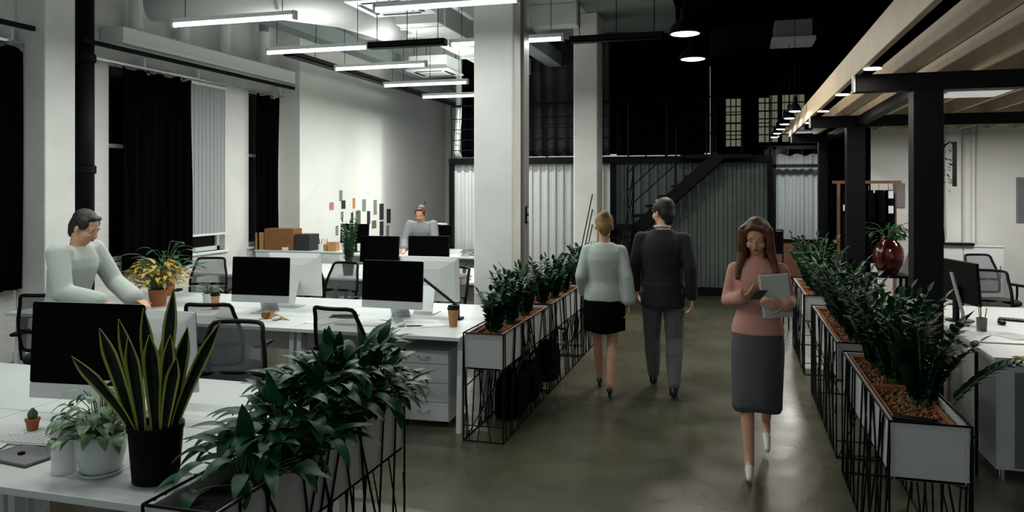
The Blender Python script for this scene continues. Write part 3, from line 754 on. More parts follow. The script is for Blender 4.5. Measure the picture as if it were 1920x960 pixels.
# black desk lamp at right end of row B
t = thing('desk_lamp', 'black folding desk lamp leaning beside the right black screen', 'lamp', (-2.3, 6.3, ZT))
MB().box(-.05, .05, -.05, .05, 0, .02).build('base', M['chair_black'], t, bevel=.004); MB().box(-.022, .022, -.018, .018, .02, .13).build('clamp_post', M['chair_black'], t, bevel=.003)
MB().tube([(0, 0, .12), (-.32, .02, .34)], .013, 8).build('arm', M['chair_black'], t)
MB().tube([(-.32, .02, .34), (-.36, .02, .3)], [.02, .03], 10).build('lamp_head', M['chair_black'], t)

# pedestals
def pedestal(label, x, y, rz=0):
    t = thing('drawer_pedestal', label, 'drawer unit', (x, y, 0), rz); w_, d_, h_ = .41, .53, .6
    MB().box(-w_/2, w_/2, -d_/2+.018, d_/2, .045, h_).build('body', M['cab_white'], t, bevel=.003)
    for i, (a, b) in enumerate(((.05, .195), (.2, .345), (.35, .495), (.5, .592))):
        q = MB().box(-w_/2+.004, w_/2-.004, -d_/2, -d_/2+.017, a, b).build('drawer', M['cab_white'], t, bevel=.002)
        z = (a+b)/2+.01
        MB().tube([(-.045, -d_/2, z), (-.04, -d_/2-.02, z-.006), (0, -d_/2-.026, z-.012), (.04, -d_/2-.02, z-.006), (.045, -d_/2, z)], .005, 6).build('handle', M['chrome'], q, smooth=True)
        if i == 3: MB().tube([(-.13, -d_/2-.004, z), (-.13, -d_/2, z)], .011, 12).build('lock', M['grey_panel'], q)
    for sx in (-1, 1):
        for sy in (-1, 1): MB().tube([(sx*.16-.01, sy*.2, .0225), (sx*.16+.01, sy*.2, .0225)], .022, 12).build('caster', M['chair_black'], t)
    return t
ped0 = pedestal('white four drawer pedestal under the right end of the second row', -2.36, 5.93, .06)
dup(ped0, (-5.0, 6.85, 0), PI, 'white drawer pedestal under the far half of the second row')

# ---------------------------------------------------------------- planters
def planter(label, x0, x1, y0, y1, seed, troughs=True):
    rnd = random.Random(seed); cx, cy = (x0+x1)/2, (y0+y1)/2; w_, L = x1-x0, y1-y0
    t = thing('planter', label, 'planter', (cx, cy, 0)); a, b = w_/2-.008, L/2-.008
    zb, zt = .535, .8
    MB().box(-a, a, -b, b, zb, zb+.015).box(-a, -a+.015, -b, b, zb, zt).box(a-.015, a, -b, b, zb, zt).box(-a+.015, a-.015, -b, -b+.015, zb, zt).box(-a+.015, a-.015, b-.015, b, zb, zt).build('planter_box', M['planter_white'], t, bevel=.002)
    f = MB(); r = .0055
    A, B = w_/2, L/2
    for z in (.006, zt+.004):
        for p, q in (((-A, -B), (A, -B)), ((A, -B), (A, B)), ((A, B), (-A, B)), ((-A, B), (-A, -B))): f.tube([(p[0], p[1], z), (q[0], q[1], z)], r, 6)
    for sx in (-1, 1):
        for sy in (-1, 1): f.tube([(sx*A, sy*B, 0), (sx*A, sy*B, zt+.004)], r, 6)
    f.tube([(-A, -B, .12), (A, -B, .12)], r*.8, 6); f.tube([(-A, B, .12), (A, B, .12)], r*.8, 6)
    f.build('wire_frame', M['black_metal'], t)
    for sx in (-1, 1):
        g = MB(); n = int(L/.085)
        for k in range(n):
            u = -B+L*(k+rnd.random())/n; kind = rnd.random()
            if kind < .7: du = rnd.uniform(-.32, .32); p0 = (u, 0.006); p1 = (u+du, zt)
            elif kind < .85: p0 = (u, rnd.uniform(.1, .5)); p1 = (u+rnd.uniform(.25, .5)*rnd.choice((-1, 1)), rnd.uniform(.3, .8))
            else: p0 = (u, .006); p1 = (u+rnd.uniform(-.5, .5), zt)
            p1 = (max(-B, min(B, p1[0])), p1[1])
            g.tube([(sx*A, p0[0], p0[1]), (sx*A, p1[0], p1[1])], .0055, 5)
        g.build('wire_lattice', M['black_metal'], t)
    for sy in (-1, 1):
        g = MB()
        for k in range(4):
            g.tube([(rnd.uniform(-A, A), sy*B, .006), (rnd.uniform(-A, A), sy*B, zb)], .0042, 5)
        g.build('end_lattice', M['black_metal'], t)
    n = max(1, round(L/.75)) if troughs else 0
    for k in range(n):
        l0 = -b+.03+(2*b-.04)*k/n; l1 = -b+.01+(2*b-.04)*(k+1)/n
        MB().box(-a+.035, a-.035, l0, l1, zb+.015, zb+.02).box(-a+.035, -a+.045, l0, l1, zb+.02, .785).box(a-.045, a-.035, l0, l1, zb+.02, .785).box(-a+.045, a-.045, l0, l0+.01, zb+.02, .785).box(-a+.045, a-.045, l1-.01, l1, zb+.02, .785).build('inner_trough', M['terracotta'], t, bevel=.003)
    MB().box(-a+.016, a-.016, -b+.016, b-.016, zb+.02, .74).build('soil', M['soil'], t)
    if troughs:
        g = MB()
        for k in range(int(900*L)):
            s_ = rnd.uniform(.006, .012); g.ell((rnd.uniform(-a+.02, a-.02), rnd.uniform(-b+.02, b-.02), .743+rnd.uniform(0, .02)), (s_, s_*rnd.uniform(.7, 1), s_*.8), n=6, m=4)
        o = g.build('clay_pebbles', M['pebble'], t, smooth=True); o['kind'] = 'stuff'
    return t
planter('white planter in black wire frame in the left foreground', -1.92, -1.63, 2.17, 3.68, 1, False)
planter('white planter in wire frame at the right end of the second desk row', -1.93, -1.62, 5.43, 6.93, 2)
planter('white planter in wire frame next beyond the second row planter', -1.93, -1.62, 7.0, 8.5, 3)
planter('farthest white planter in wire frame on the left of the walkway', -1.93, -1.62, 8.57, 10.07, 4)
planter('nearest white planter in wire frame on the right of the walkway', .69, 1.03, 3.9, 5.5, 5)
planter('middle white planter in wire frame on the right of the walkway', .69, 1.03, 5.8, 7.6, 6)
planter('farthest white planter in wire frame on the right of the walkway', .69, 1.03, 8.3, 9.9, 7)
t = thing('partition_panel', 'low white panel in a black frame between post and white cabinet', 'panel', (1.53, 5.7, 0))
MB().box(-.012, .012, .01, 1.3, .25, .79).build('panel_board', M['planter_white'], t)
for y in (0, 1.31): MB().tube([(0, y, 0), (0, y, .8)], .01, 8).build('frame_post', M['black_metal'], t)
for z in (.24, .8): MB().tube([(0, 0, z), (0, 1.31, z)], .009, 8).build('frame_rail', M['black_metal'], t)

# ---------------------------------------------------------------- plants
def leaf(mb, base, d, L, W_, droop=.6, fold=.25, n=6, shape=1.0, mi=0, side=None):
    """one blade: starts at base along unit d, droops towards -z"""
    p = Vector(base); d = Vector(d).normalized(); up = Vector((0, 0, 1))
    s = d.cross(up) if side is None else Vector(side)
    if s.length < .05: s = Vector((1, 0, 0))
    s.normalize(); rows = []
    for i in range(n+1):
        v = i/n; w = W_*.5*(math.sin(PI*min(1, v**(.75*shape)*1.0))**.8 if 0 < v < 1 else 0.0)
        nn = s.cross(d).normalized()
        rows.append((p + s*w + nn*w*fold, p.copy(), p - s*w + nn*w*fold))
        d = (d + Vector((0, 0, -droop/n))).normalized(); p = p + d*(L/n)
    vs = [q for r in rows for q in r]; fs = []
    for i in range(n):
        for k in range(2): fs.append((i*3+k, i*3+k+1, (i+1)*3+k+1, (i+1)*3+k))
    mb.add(vs, fs, mi)
    return p
def zz_plant(label, x, y, z, h, n, seed, lean=(0, 0), spread=.5, m='leaf_zz', group='zz plants in the planters', lw=.048, ll=.092, name='zz_plant'):
    rnd = random.Random(seed); t = thing(name, label, 'plant', (x, y, z), 0, group)
    L = MB(); S = MB()
    for k in range(int(n*1.45)):
        a = rnd.uniform(0, 2*PI); hh = h*rnd.uniform(.5, 1.05); sp = spread*hh*rnd.uniform(.35, 1)
        b = Vector((.045*math.cos(a)*rnd.random(), .07*math.sin(a)*rnd.random(), 0)); tip = Vector((math.cos(a)*sp+lean[0]*hh, math.sin(a)*sp+lean[1]*hh, hh))
        mid = b*.5+tip*.5+Vector((-math.cos(a)*sp*.22, -math.sin(a)*sp*.22, hh*.08))
        pts = [b*(1-v)**2 + mid*2*v*(1-v) + tip*v*v for v in [i/10 for i in range(11)]]
        S.tube(pts, [.008-.0005*i for i in range(11)], 6)
        m_ = rnd.randint(10, 13)
        for j in range(m_):
            v = .12+.86*j/m_; i = min(9, int(v*10)); fr = v*10-i
            p = pts[i].lerp(pts[i+1], fr); d = (pts[i+1]-pts[i]).normalized()
            s0 = d.cross(Vector((math.sin(a), -math.cos(a), .2))).normalized(); s0 = d.cross(Vector((-math.cos(a), -math.sin(a), .8))).normalized()
            for sg in (-1, 1):
                dd = (s0*sg*1.0 + d*.75 + Vector((rnd.uniform(-.25, .25), rnd.uniform(-.25, .25), rnd.uniform(-.1, .25)))).normalized()
                k_ = 1-.4*abs(v-.5)
                leaf(L, p, dd, ll*k_*rnd.uniform(.85, 1.15), lw*k_, droop=.3, fold=.25, n=5)
        leaf(L, pts[-1], (pts[-1]-pts[-2]), ll*.8, lw*.7, droop=.2, n=5)
    S.build('stems', M['stem'], t, smooth=True); L.build('leaves', M[m], t, smooth=True)
    return t
ZP = .742
zz_plant('small zz plant at the front end of the second row planter', -1.79, 5.75, ZP, .38, 9, 11)
zz_plant('second zz plant in the second row planter', -1.78, 6.15, ZP, .42, 11, 12)
zz_plant('third zz plant in the second row planter', -1.77, 6.6, ZP, .42, 11, 13)
for i, y in enumerate((7.25, 7.7, 8.2)): zz_plant(['nearest', 'middle', 'farthest'][i]+' zz plant in the planter just beyond the second row planter', -1.77, y, ZP, .42, 9, 20+i)
for i, y in enumerate((8.85, 9.4)): zz_plant(['nearer', 'farther'][i]+' zz plant in the farthest left planter', -1.77, y, ZP, .45, 9, 30+i)
zz_plant('large zz plant at the near end of the nearest right planter', .93, 4.42, ZP, .5, 15, 41, (.12, .1), .75)
zz_plant('dense zz plant in the middle of the nearest right planter', .89, 4.85, ZP, .55, 19, 42, (.08, 0), .75)
zz_plant('zz plant at the far end of the nearest right planter', .87, 5.25, ZP, .5, 15, 43, (.05, 0), .7)
for i, y in enumerate((6.15, 6.55, 6.95, 7.35)): zz_plant(['nearest', 'second', 'third', 'farthest'][i]+' zz plant in the middle right planter', .87, y, ZP, .52, 17, 50+i, (-.05, 0), .65)
for i, y in enumerate((8.6, 9.05, 9.5)): zz_plant(['nearest', 'middle', 'farthest'][i]+' zz plant in the farthest right planter', .84, y, ZP, .58, 15, 60+i, (0, 0), .6)
# long arching frond with yellow flower
t = thing('arching_zz_frond', 'long zz frond arching over the white cabinet with a yellow tag of petals', 'plant', (.97, 4.3, ZP))
pts = [Vector((.02+.4*v, -.02+.06*v, .27*math.sin(v*1.75))) for v in [i/12 for i in range(13)]]
MB().tube(pts, [.011-.0006*i for i in range(13)], 8).build('stem', M['stem'], t, smooth=True)
q = MB()
for i in range(2, 12):
    d = (pts[i+1]-pts[i]).normalized()
    for sg in (-1, 1): leaf(q, pts[i], (d*.8+Vector((0, sg*.75, .45 if sg > 0 else .1))), .085, .034, .3, n=5)
leaf(q, pts[12], pts[12]-pts[11], .09, .03, .1); q.build('leaves', M['leaf_zz'], t, smooth=True)
q = MB()
for k in range(7): a = k*.9; leaf(q, pts[11]+Vector((0, 0, .02)), (math.cos(a), math.sin(a), .5), .05, .03, .4)
q.build('yellow_petals', mat('yellow_petal', (.65, .45, .03), .6), t, smooth=True)
tag(MB().obox((.82, 3.99, .795), .2, .07, .012, Rz(-.25)).build('plant_label_stick', M['chair_black'], bevel=.002), 'flat black stick lying on the near rim of the nearest right planter', 'stick')

def lily(label, x, y, z, n, seed, h=.33, L0=.2, W0=.075, out=.33):
    rnd = random.Random(seed); t = thing('peace_lily', label, 'plant', (x, y, z), 0, 'broad leaved plants in the foreground planter')
    L = MB(); S = MB()
    for k in range(n):
        a = rnd.uniform(0, 2*PI); r = out*math.sqrt(rnd.random()); hh = h*(1-.55*(r/out)**2)*rnd.uniform(.6, 1.1)
        b = Vector((.04*math.cos(a), .05*math.sin(a), 0)); e = Vector((r*math.cos(a)*.8, r*math.sin(a), hh))
        mid = Vector((e.x*.3, e.y*.3, hh*.75)); pts = [b*(1-v)**2+mid*2*v*(1-v)+e*v*v for v in [i/6 for i in range(7)]]
        S.tube(pts, .0035, 5)
        d = (pts[-1]-pts[-2]).normalized(); d = (d+Vector((rnd.uniform(-.4, .4), rnd.uniform(-.4, .4), .1))).normalized()
        lf = L0*rnd.uniform(.7, 1.15); leaf(L, e, d, lf, W0*rnd.uniform(.8, 1.2), droop=rnd.uniform(.3, 2.0), fold=rnd.uniform(.1, .4), n=8, shape=.85)
    S.build('stems', M['stem'], t, smooth=True); L.build('leaves', M['leaf_dark'], t, smooth=True)
for i, (x, y) in enumerate(((-1.77, 2.55), (-1.78, 2.82), (-1.79, 3.08), (-1.78, 3.32), (-1.76, 3.53))):
    lily(['nearest', 'second', 'third', 'fourth', 'farthest'][i]+' broad leaved dark green plant in the foreground planter', x, y, ZP, [38, 85, 110, 110, 95][i], 80+i, h=[.18, .3, .34, .35, .33][i], L0=.165, W0=.064, out=[.24, .3, .31, .3, .27][i])

# snake plant
t = thing('snake_plant', 'tall snake plant with yellow edged blades in a black pot', 'plant', (-2.15, 2.5, ZT))
MB().lathe([(.075, 0), (.085, .005), (.1, .2), (.104, .2), (.104, .22), (.094, .22), (.09, .19), (.001, .19)], n=28).build('pot', M['pot_black'], t, smooth=False)
MB().lathe([(.001, .193), (.09, .193), (.09, .185)], n=20).build('soil', M['soil'], t)
rnd = random.Random(5)
blades = [(-.08, -.02, .40, -.33, .02, .036), (-.06, .02, .43, -.22, 0, .034), (-.04, -.03, .37, -.12, -.05, .036), (-.02, .03, .47, -.10, .02, .036), (.01, -.02, .38, -.04, -.06, .044),
          (.0, .04, .40, .03, .08, .036), (.02, 0, .55, .08, .02, .04), (.04, -.03, .38, .1, -.05, .034), (.05, .02, .40, .16, 0, .042), (.07, 0, .42, .42, .02, .036), (.03, .04, .33, .02, .1, .034), (-.07, -.04, .30, -.75, -.05, .046), (.05, -.04, .3, .2, -.1, .035)]
R16 = Rz(math.radians(15.97))
for i, (bx, by, h, lx, ly, w_) in enumerate(blades):
    q = MB(); rows = []; n = 12
    base = R16 @ Vector((bx, by, 0)); ln = R16 @ Vector((lx, ly, 0)); tw = rnd.uniform(-.5, .5)
    for j in range(n+1):
        v = j/n; ww_ = w_*(.55+.75*math.sin(PI*min(1, v*.95+.1)*.62))*.8*(1 if v < .72 else max(.03, 1-((v-.72)/.28)**1.6))*.72
        c = base+Vector((ln.x*h*(v**1.25), ln.y*h*(v**1.25), .19+h*v))
        s = R16 @ Vector((math.cos(tw+.5*v), math.sin(tw+.5*v), 0)); nn = Vector((-s.y, s.x, 0))
        rows.append([c-s*ww_, c-s*ww_*.68+nn*ww_*.12, c+nn*ww_*.3, c+s*ww_*.68+nn*ww_*.12, c+s*ww_])
    for j in range(n):
        for k in range(4): q.add([rows[j][k], rows[j][k+1], rows[j+1][k+1], rows[j+1][k]], [(0, 1, 2, 3)], 1 if k in (0, 3) else 0)
    q.build('blade', [M['snake'], M['snake_edge']], t, solid=.003)

# pothos in white pot
t = thing('pothos', 'light green pothos in a white glazed pot on a saucer', 'plant', (-2.41, 2.5, ZT))
MB().lathe([(.06, .012), (.075, .02), (.092, .09), (.097, .15), (.1, .152), (.1, .165), (.09, .165), (.087, .14), (.001, .14)], n=32).build('pot', M['pot_white'], t, smooth=True)
MB().lathe([(.001, 0), (.07, 0), (.085, .014), (.082, .016), (.065, .008), (.001, .008)], n=32).build('saucer', M['pot_white'], t, smooth=True)
MB().lathe([(.001, .148), (.088, .146)], n=20).build('soil', M['soil'], t)
rnd = random.Random(9); q = MB(); S = MB()
for k in range(75):
    a = rnd.uniform(0, 2*PI); r = .15*math.sqrt(rnd.random()); hh = .15+rnd.uniform(.02, .2)*(1-.6*(r/.15)**2)
    e = Vector((r*math.cos(a)-.02, r*math.sin(a), hh)); S.tube([Vector((e.x*.3, e.y*.3, .14)), Vector((e.x*.6, e.y*.6, hh*.9)), e], .002, 5)
    leaf(q, e, (math.cos(a)+rnd.uniform(-.5, .5), math.sin(a)+rnd.uniform(-.5, .5), rnd.uniform(-.2, .6)), rnd.uniform(.05, .085), rnd.uniform(.035, .055), droop=rnd.uniform(.6, 1.8), fold=.2, n=6, shape=.6)
S.build('stems', M['stem'], t); q.build('leaves', M['leaf_light'], t, smooth=True)
# white cylinder vase, small cactus
t = thing('white_cylinder', 'tall white cylindrical canister left of the pothos pot', 'canister', (-2.56, 2.47, ZT))
MB().lathe([(.045, 0), (.047, .004), (.047, .19), (.044, .2)], n=28).build('body', M['paper'], t, smooth=True); MB().lathe([(.048, .18), (.048, .203), (.001, .205)], n=28).build('lid', M['pot_white'], t)
t = thing('cactus', 'tiny cactus in a terracotta pot below the foreground screen', 'plant', (-3.15, 2.86, ZT))
MB().lathe([(.022, 0), (.03, .045), (.033, .045), (.033, .055), (.028, .055), (.001, .05)], n=20).build('pot', M['terracotta'], t)
q = MB(); rr_ = []
for j in range(8):
    v = j/7; r = .02*math.sin(PI*(.18+.8*v)); rr_.append([(r*(1+.12*math.cos(8*2*PI*k/32))*math.cos(2*PI*k/32), r*(1+.12*math.cos(8*2*PI*k/32))*math.sin(2*PI*k/32), .05+.055*v) for k in range(32)])
q.loft(rr_); q.build('cactus_body', M['leaf_mid'], t, smooth=True)
# plants among the desks
def bushy(label, x, y, z, h, n, seed, leafm, potm, L0=.14, W0=.04, out=.2, poth=.16, potr=.09, name='potted_plant', droop=(.5, 1.5)):
    rnd = random.Random(seed); t = thing(name, label, 'plant', (x, y, z))
    MB().lathe([(potr*.75, 0), (potr*.78, .004), (potr, poth), (potr*.93, poth), (potr*.9, poth*.88), (.001, poth*.88)], n=24).build('pot', M[potm], t)
    MB().lathe([(.001, poth*.9), (potr*.9, poth*.89)], n=18).build('soil', M['soil'], t)
    L = MB(); S = MB()
    for k in range(n):
        a = rnd.uniform(0, 2*PI); r = out*math.sqrt(rnd.random()); hh = poth+(h-poth)*(1-.5*(r/out)**2)*rnd.uniform(.35, 1)
        e = Vector((r*math.cos(a), r*math.sin(a), hh)); S.tube([Vector((e.x*.15, e.y*.15, poth*.88)), Vector((e.x*.5, e.y*.5, hh*.85)), e], .003, 5)
        leaf(L, e, (math.cos(a)+rnd.uniform(-.4, .4), math.sin(a)+rnd.uniform(-.4, .4), rnd.uniform(0, .9)), L0*rnd.uniform(.7, 1.2), W0*rnd.uniform(.8, 1.2), droop=rnd.uniform(*droop), n=6)
    S.build('stems', M['stem'], t); L.build('leaves', M[leafm], t, smooth=True)
    return t
bushy('yellow leaved bushy plant on the second row behind the seated blur', -5.35, 6.25, ZT, .46, 170, 101, 'leaf_yellow', 'terracotta', .12, .04, .24)
bushy('green plant rising behind the yellow plant on the second row', -5.78, 6.88, ZT, .62, 45, 102, 'leaf_mid', 'terracotta', .22, .05, .25)
zt_ = zz_plant('tall upright zz plant in a dark pot in front of the far black monitor', -4.85, 9.15, ZT+.14, .62, 10, 103, spread=.25, m='leaf_mid', group=None, name='potted_zz_plant', lw=.035, ll=.1)
MB().lathe([(.06, -.14), (.08, .02), (.075, .02), (.001, .005)], n=22).build('pot', M['pot_black'], zt_)
bushy('small pale plant beside the cup on the second row', -4.98, 6.5, ZT, .22, 20, 104, 'leaf_light', 'pot_white', .09, .035, .1, .1, .05)

# ---------------------------------------------------------------- storage and boxes, far left
def low_cabinet(label, x, y, w_, d_, h_, n, rz=0, open_=False):
    t = thing('low_cabinet', label, 'cabinet', (x, y, 0), rz)
    MB().box(-w_/2, w_/2, -d_/2+.02, d_/2, .06, h_-.025).build('body', M['cab_white'], t, bevel=.003)
    MB().box(-w_/2-.01, w_/2+.01, -d_/2-.01, d_/2+.01, h_-.025, h_).build('top_board', M['desk_white'], t, bevel=.003)
    MB().box(-w_/2+.03, w_/2-.03, -d_/2+.05, d_/2-.03, 0, .06).build('plinth', M['grey_panel'], t)
    for i in range(n):
        a = -w_/2+w_*i/n+.006; b = -w_/2+w_*(i+1)/n-.006
        q = MB().box(a, b, -d_/2, -d_/2+.019, .075, h_-.035).build('door', M['cab_white'], t, bevel=.002)
        MB().box(b-.05, b-.035, -d_/2-.015, -d_/2, h_*.6, h_*.75).build('handle', M['grey_panel'], q)
    return t
def carton(label, x, y, z, sx, sy, sz, rz, m='brownbox', name='cardboard_box', cat='box'):
    t = thing(name, label, cat, (x, y, z), rz)
    MB().box(-sx/2, sx/2, -sy/2, sy/2, 0, sz).build('carton', M[m], t, bevel=.003)
    MB().box(-.02, .02, -sy/2-.001, sy/2+.001, sz-.001, sz+.001).build('tape', M['kraft'], t)
low_cabinet('long low white cabinet row carrying the brown boxes', -6.62, 11.0, 1.5, .42, .9, 4)
carton('large brown box standing on the low white cabinets', -6.98, 10.98, .9, .5, .3, .34, .06)
carton('smaller kraft box left of the large brown box', -7.34, 10.95, .9, .15, .2, .27, .05, 'kraft')
carton('dark open crate right of the large brown box', -6.55, 10.98, .9, .28, .26, .26, -.1, 'darkprint')
carton('small kraft box right of the pencil pots', -6.06, 10.95, .9, .14, .14, .14, .1, 'kraft')
carton('small white carton on the cabinet before the large brown box', -6.85, 10.84, .9, .1, .05, .05, 0, 'paper')
def pencil_pot(label, x, y, z, m, seed, n=6):
    rnd = random.Random(seed); t = thing('pencil_pot', label, 'pencil holder', (x, y, z))
    MB().lathe([(.035, 0), (.038, .1), (.034, .1), (.032, .006), (.001, .006)], n=18).build('pot', M[m], t)
    for k in range(n):
        a = rnd.uniform(0, 6.3); MB().tube([(.01*math.cos(a), .01*math.sin(a), .01), (.035*math.cos(a), .035*math.sin(a), .16+rnd.uniform(0, .04))], .004, 6).build('pencil', M[rnd.choice(('orange', 'paper', 'chair_black', 'kraft'))], t)
pencil_pot('kraft pencil pot on the low cabinet with white sticks', -6.2, 10.95, .9, 'kraft', 1)
pencil_pot('pale pencil pot just right of the dark crate', -6.32, 11.0, .9, 'paper', 2)
pencil_pot('clear pencil pot with an orange pencil on the right hand desk', 1.86, 6.8, .77, 'grey_panel', 3, 3)
# clutter on third and farthest desk rows
rnd = random.Random(77)
words = ['grey', 'black', 'white', 'kraft', 'orange']
def bookstack(label, x, y, z, n, seed):
    rnd = random.Random(seed); ms = ['paper', 'darkprint', 'greyprint', 'kraft', 'orange', 'olive']; h = z
    for k in range(n):
        th = rnd.uniform(.012, .03); m = rnd.choice(ms)
        t = thing('book', label+', '+['bottom', 'second', 'third', 'fourth', 'top'][k if k < n-1 else 4]+' of its pile', 'book', (x, y, h), rnd.uniform(-.5, .5), label+' pile')
        MB().box(-.1, .1, -.14, .14, 0, .002).box(-.1, .1, -.14, .14, th-.002, th).box(-.1, -.098, -.14, .14, 0, th).build('cover', M[m], t)
        MB().box(-.097, .096, -.136, .136, .002, th-.002).build('pages', M['paper'], t); h += th+.0005
bookstack('book lying on the third row beside the right monitor', -3.25, 8.98, ZT, 4, 1)
bookstack('book lying on the third row right end', -2.95, 9.9, ZT, 5, 2)
bookstack('book lying on the farthest row left end', -5.7, 12.45, ZT, 4, 3)
bookstack('book lying on the farthest row right end', -4.3, 12.35, ZT, 5, 4)
bookstack('book lying on the third row left end', -6.3, 9.05, ZT, 3, 5)
t = thing('desk_organiser', 'white upright organiser box on the farthest row before the notes', 'organiser', (-5.45, 13.3, ZT))
MB().box(-.35, .35, -.15, .15, 0, .012).box(-.35, .35, .138, .15, .012, .5).box(-.35, -.338, -.15, .138, .012, .5).box(.338, .35, -.15, .138, .012, .5).box(-.338, .338, -.15, .138, .488, .5).build('shell', M['white_metal'], t)
for z in (.17, .33): MB().box(-.338, .338, -.148, .138, z, z+.01).build('shelf', M['white_metal'], t)
for i, (x, s) in enumerate(((-3.1, 'headphones')),) if False else []: pass
def headset(label, x, y, z):
    t = thing('headphones', label, 'headphones', (x, y, z)); pts = [(.085*math.cos(a), .02, .085+.085*math.sin(a)) for a in [PI*k/10 for k in range(11)]]
    MB().tube(pts, .007, 6).build('headband', M['chair_black'], t, smooth=True)
    for s in (-1, 1): MB().tube([(s*.075, .02, .06), (s*.1, .02, .06)], .038, 14).build('ear_cup', M['chair_black'], t, smooth=True)
headset('black headphones standing on the third row near the column', -3.3, 9.55, ZT)
headset('black headphones on the third row left part', -5.35, 9.1, ZT)
# notes on white wall
notes = [(12.75, 1.76, 'pink', .16, .14), (13.1, 1.95, 'greyprint', .12, .2), (13.2, 1.78, 'darkprint', .16, .16), (13.62, 1.8, 'orange', .1, .2), (13.15, 1.58, 'greyprint', .1, .14), (13.55, 1.52, 'darkprint', .09, .2),
         (12.95, 1.3, 'greyprint', .1, .18), (13.3, 1.4, 'paper', .12, .16), (14.9, 1.5, 'olive', .2, .3), (15.15, 1.75, 'greyprint', .16, .24), (15.35, 1.5, 'darkprint', .14, .26), (15.65, 1.7, 'greyprint', .15, .3),
         (15.95, 1.6, 'darkprint', .2, .34), (16.3, 1.5, 'darkprint', .2, .3), (15.95, 1.25, 'darkprint', .18, .3), (16.25, 1.15, 'greyprint', .14, .3), (15.6, 1.35, 'olive', .2, .16), (16.1, .9, 'greyprint', .16, .25), (15.3, 1.95, 'paper', .12, .16)]
for i, (y, z, m, w_, h_) in enumerate(notes):
    if y > 14.5: y -= 1.1
    z -= .2
    t = thing('wall_note', '%s %s paper pinned on the white wall, %s from the left' % ({'pink': 'pink', 'greyprint': 'grey printed', 'darkprint': 'dark printed', 'orange': 'orange', 'paper': 'white', 'olive': 'olive'}[m], 'small' if w_ < .15 else 'larger', ['first', 'second', 'third', 'sixth', 'fourth', 'fifth', 'next after the pink', 'seventh', 'eighth', 'ninth', 'tenth', 'eleventh', 'thirteenth', 'fifteenth', 'lower thirteenth', 'lower fifteenth', 'lower eleventh', 'bottom fourteenth', 'top ninth'][i]), 'note', (-7.098, y, z), 0, 'papers pinned on the white wall')
    MB().box(0, .003, -w_/2, w_/2, -h_/2, h_/2).build('sheet', M[m], t); MB().tube([(.003, 0, h_/2-.015), (.01, 0, h_/2-.015)], .006, 8).build('pin', M['chair_black'], t)
t = thing('wall_socket', 'small white socket low on the white wall right of the notes', 'socket', (-7.1, 17.2, 1.55)); MB().box(0, .012, -.06, .06, -.06, .06).build('plate', M['white_metal'], t, bevel=.003); MB().box(.012, .015, -.03, .03, -.03, .03).build('insert', M['grey_panel'], t)

# ---------------------------------------------------------------- right side
t = thing('work_desk', 'deep white desk on the right carrying a black monitor', 'desk', (2.75, 7.25, 0))
MB().box(-1.1, 1.1, -.95, .95, .735, .77).build('desktop', M['desk_white'], t, bevel=.003)
MB().box(-1.07, 1.07, -.93, -.9, .6, .735).build('front_apron', M['white_metal'], t)
for sx in (-1, 1):
    for sy in (-1, 1): MB().box(sx*1.05-.03, sx*1.05+.03, sy*.88-.03, sy*.88+.03, 0, .735).build('leg', M['white_metal'], t)
MB().box(-1.08, -1.05, -.85, .85, .1, .735).build('side_panel', M['white_metal'], t)
t = thing('storage_cabinet', 'white cabinet with grey door panel at the right picture edge', 'cabinet', (2.4, 5.95, 0))
MB().box(-.75, .75, -.22, .24, .04, .755).build('body', M['cab_white'], t, bevel=.003)
MB().box(-.77, .77, -.25, .26, .755, .775).build('top_board', M['cab_white'], t, bevel=.002)
MB().box(-.77, .77, -.26, -.245, .735, .78).build('front_edge', M['white_metal'], t)
for (a, b) in ((-.64, .02), (.06, .72)):
    q = MB().box(a, b, -.235, -.221, .06, .68).build('door', M['grey_panel'], t, bevel=.002); MB().box(b-.05, b-.035, -.25, -.235, .35, .5).build('handle', M['chrome'], q)
for sx in (-1, 1):
    for sy in (-1, 1): MB().lathe([(.02, 0), (.02, .04)], (sx*.7, sy*.18, 0), 12).build('foot', M['chrome'], t)
t = thing('clamp_arm', 'grey metal arm clamped to the right hand desk beside the post', 'monitor arm', (1.78, 7.0, .77))
MB().tube([(0, 0, 0), (0, 0, .1), (-.06, .1, .42)], .014, 8).build('arm', M['alu'], t); MB().box(-.04, .04, -.03, .03, 0, .02).build('clamp', M['chair_black'], t)
t = thing('desk_lamp', 'slim white curved desk lamp at the right picture edge', 'lamp', (2.75, 6.75, .77))
MB().tube([(0, 0, 0), (.02, 0, .1), (-.03, 0, .2), (-.1, 0, .16)], .01, 8).build('arm', M['white_metal'], t, smooth=True); MB().lathe([(.05, 0), (.045, .012), (.001, .014)], n=20).build('base', M['white_metal'], t); MB().tube([(-.1, 0, .16), (-.13, 0, .14)], [.012, .02], 8).build('lamp_head', M['white_metal'], t)
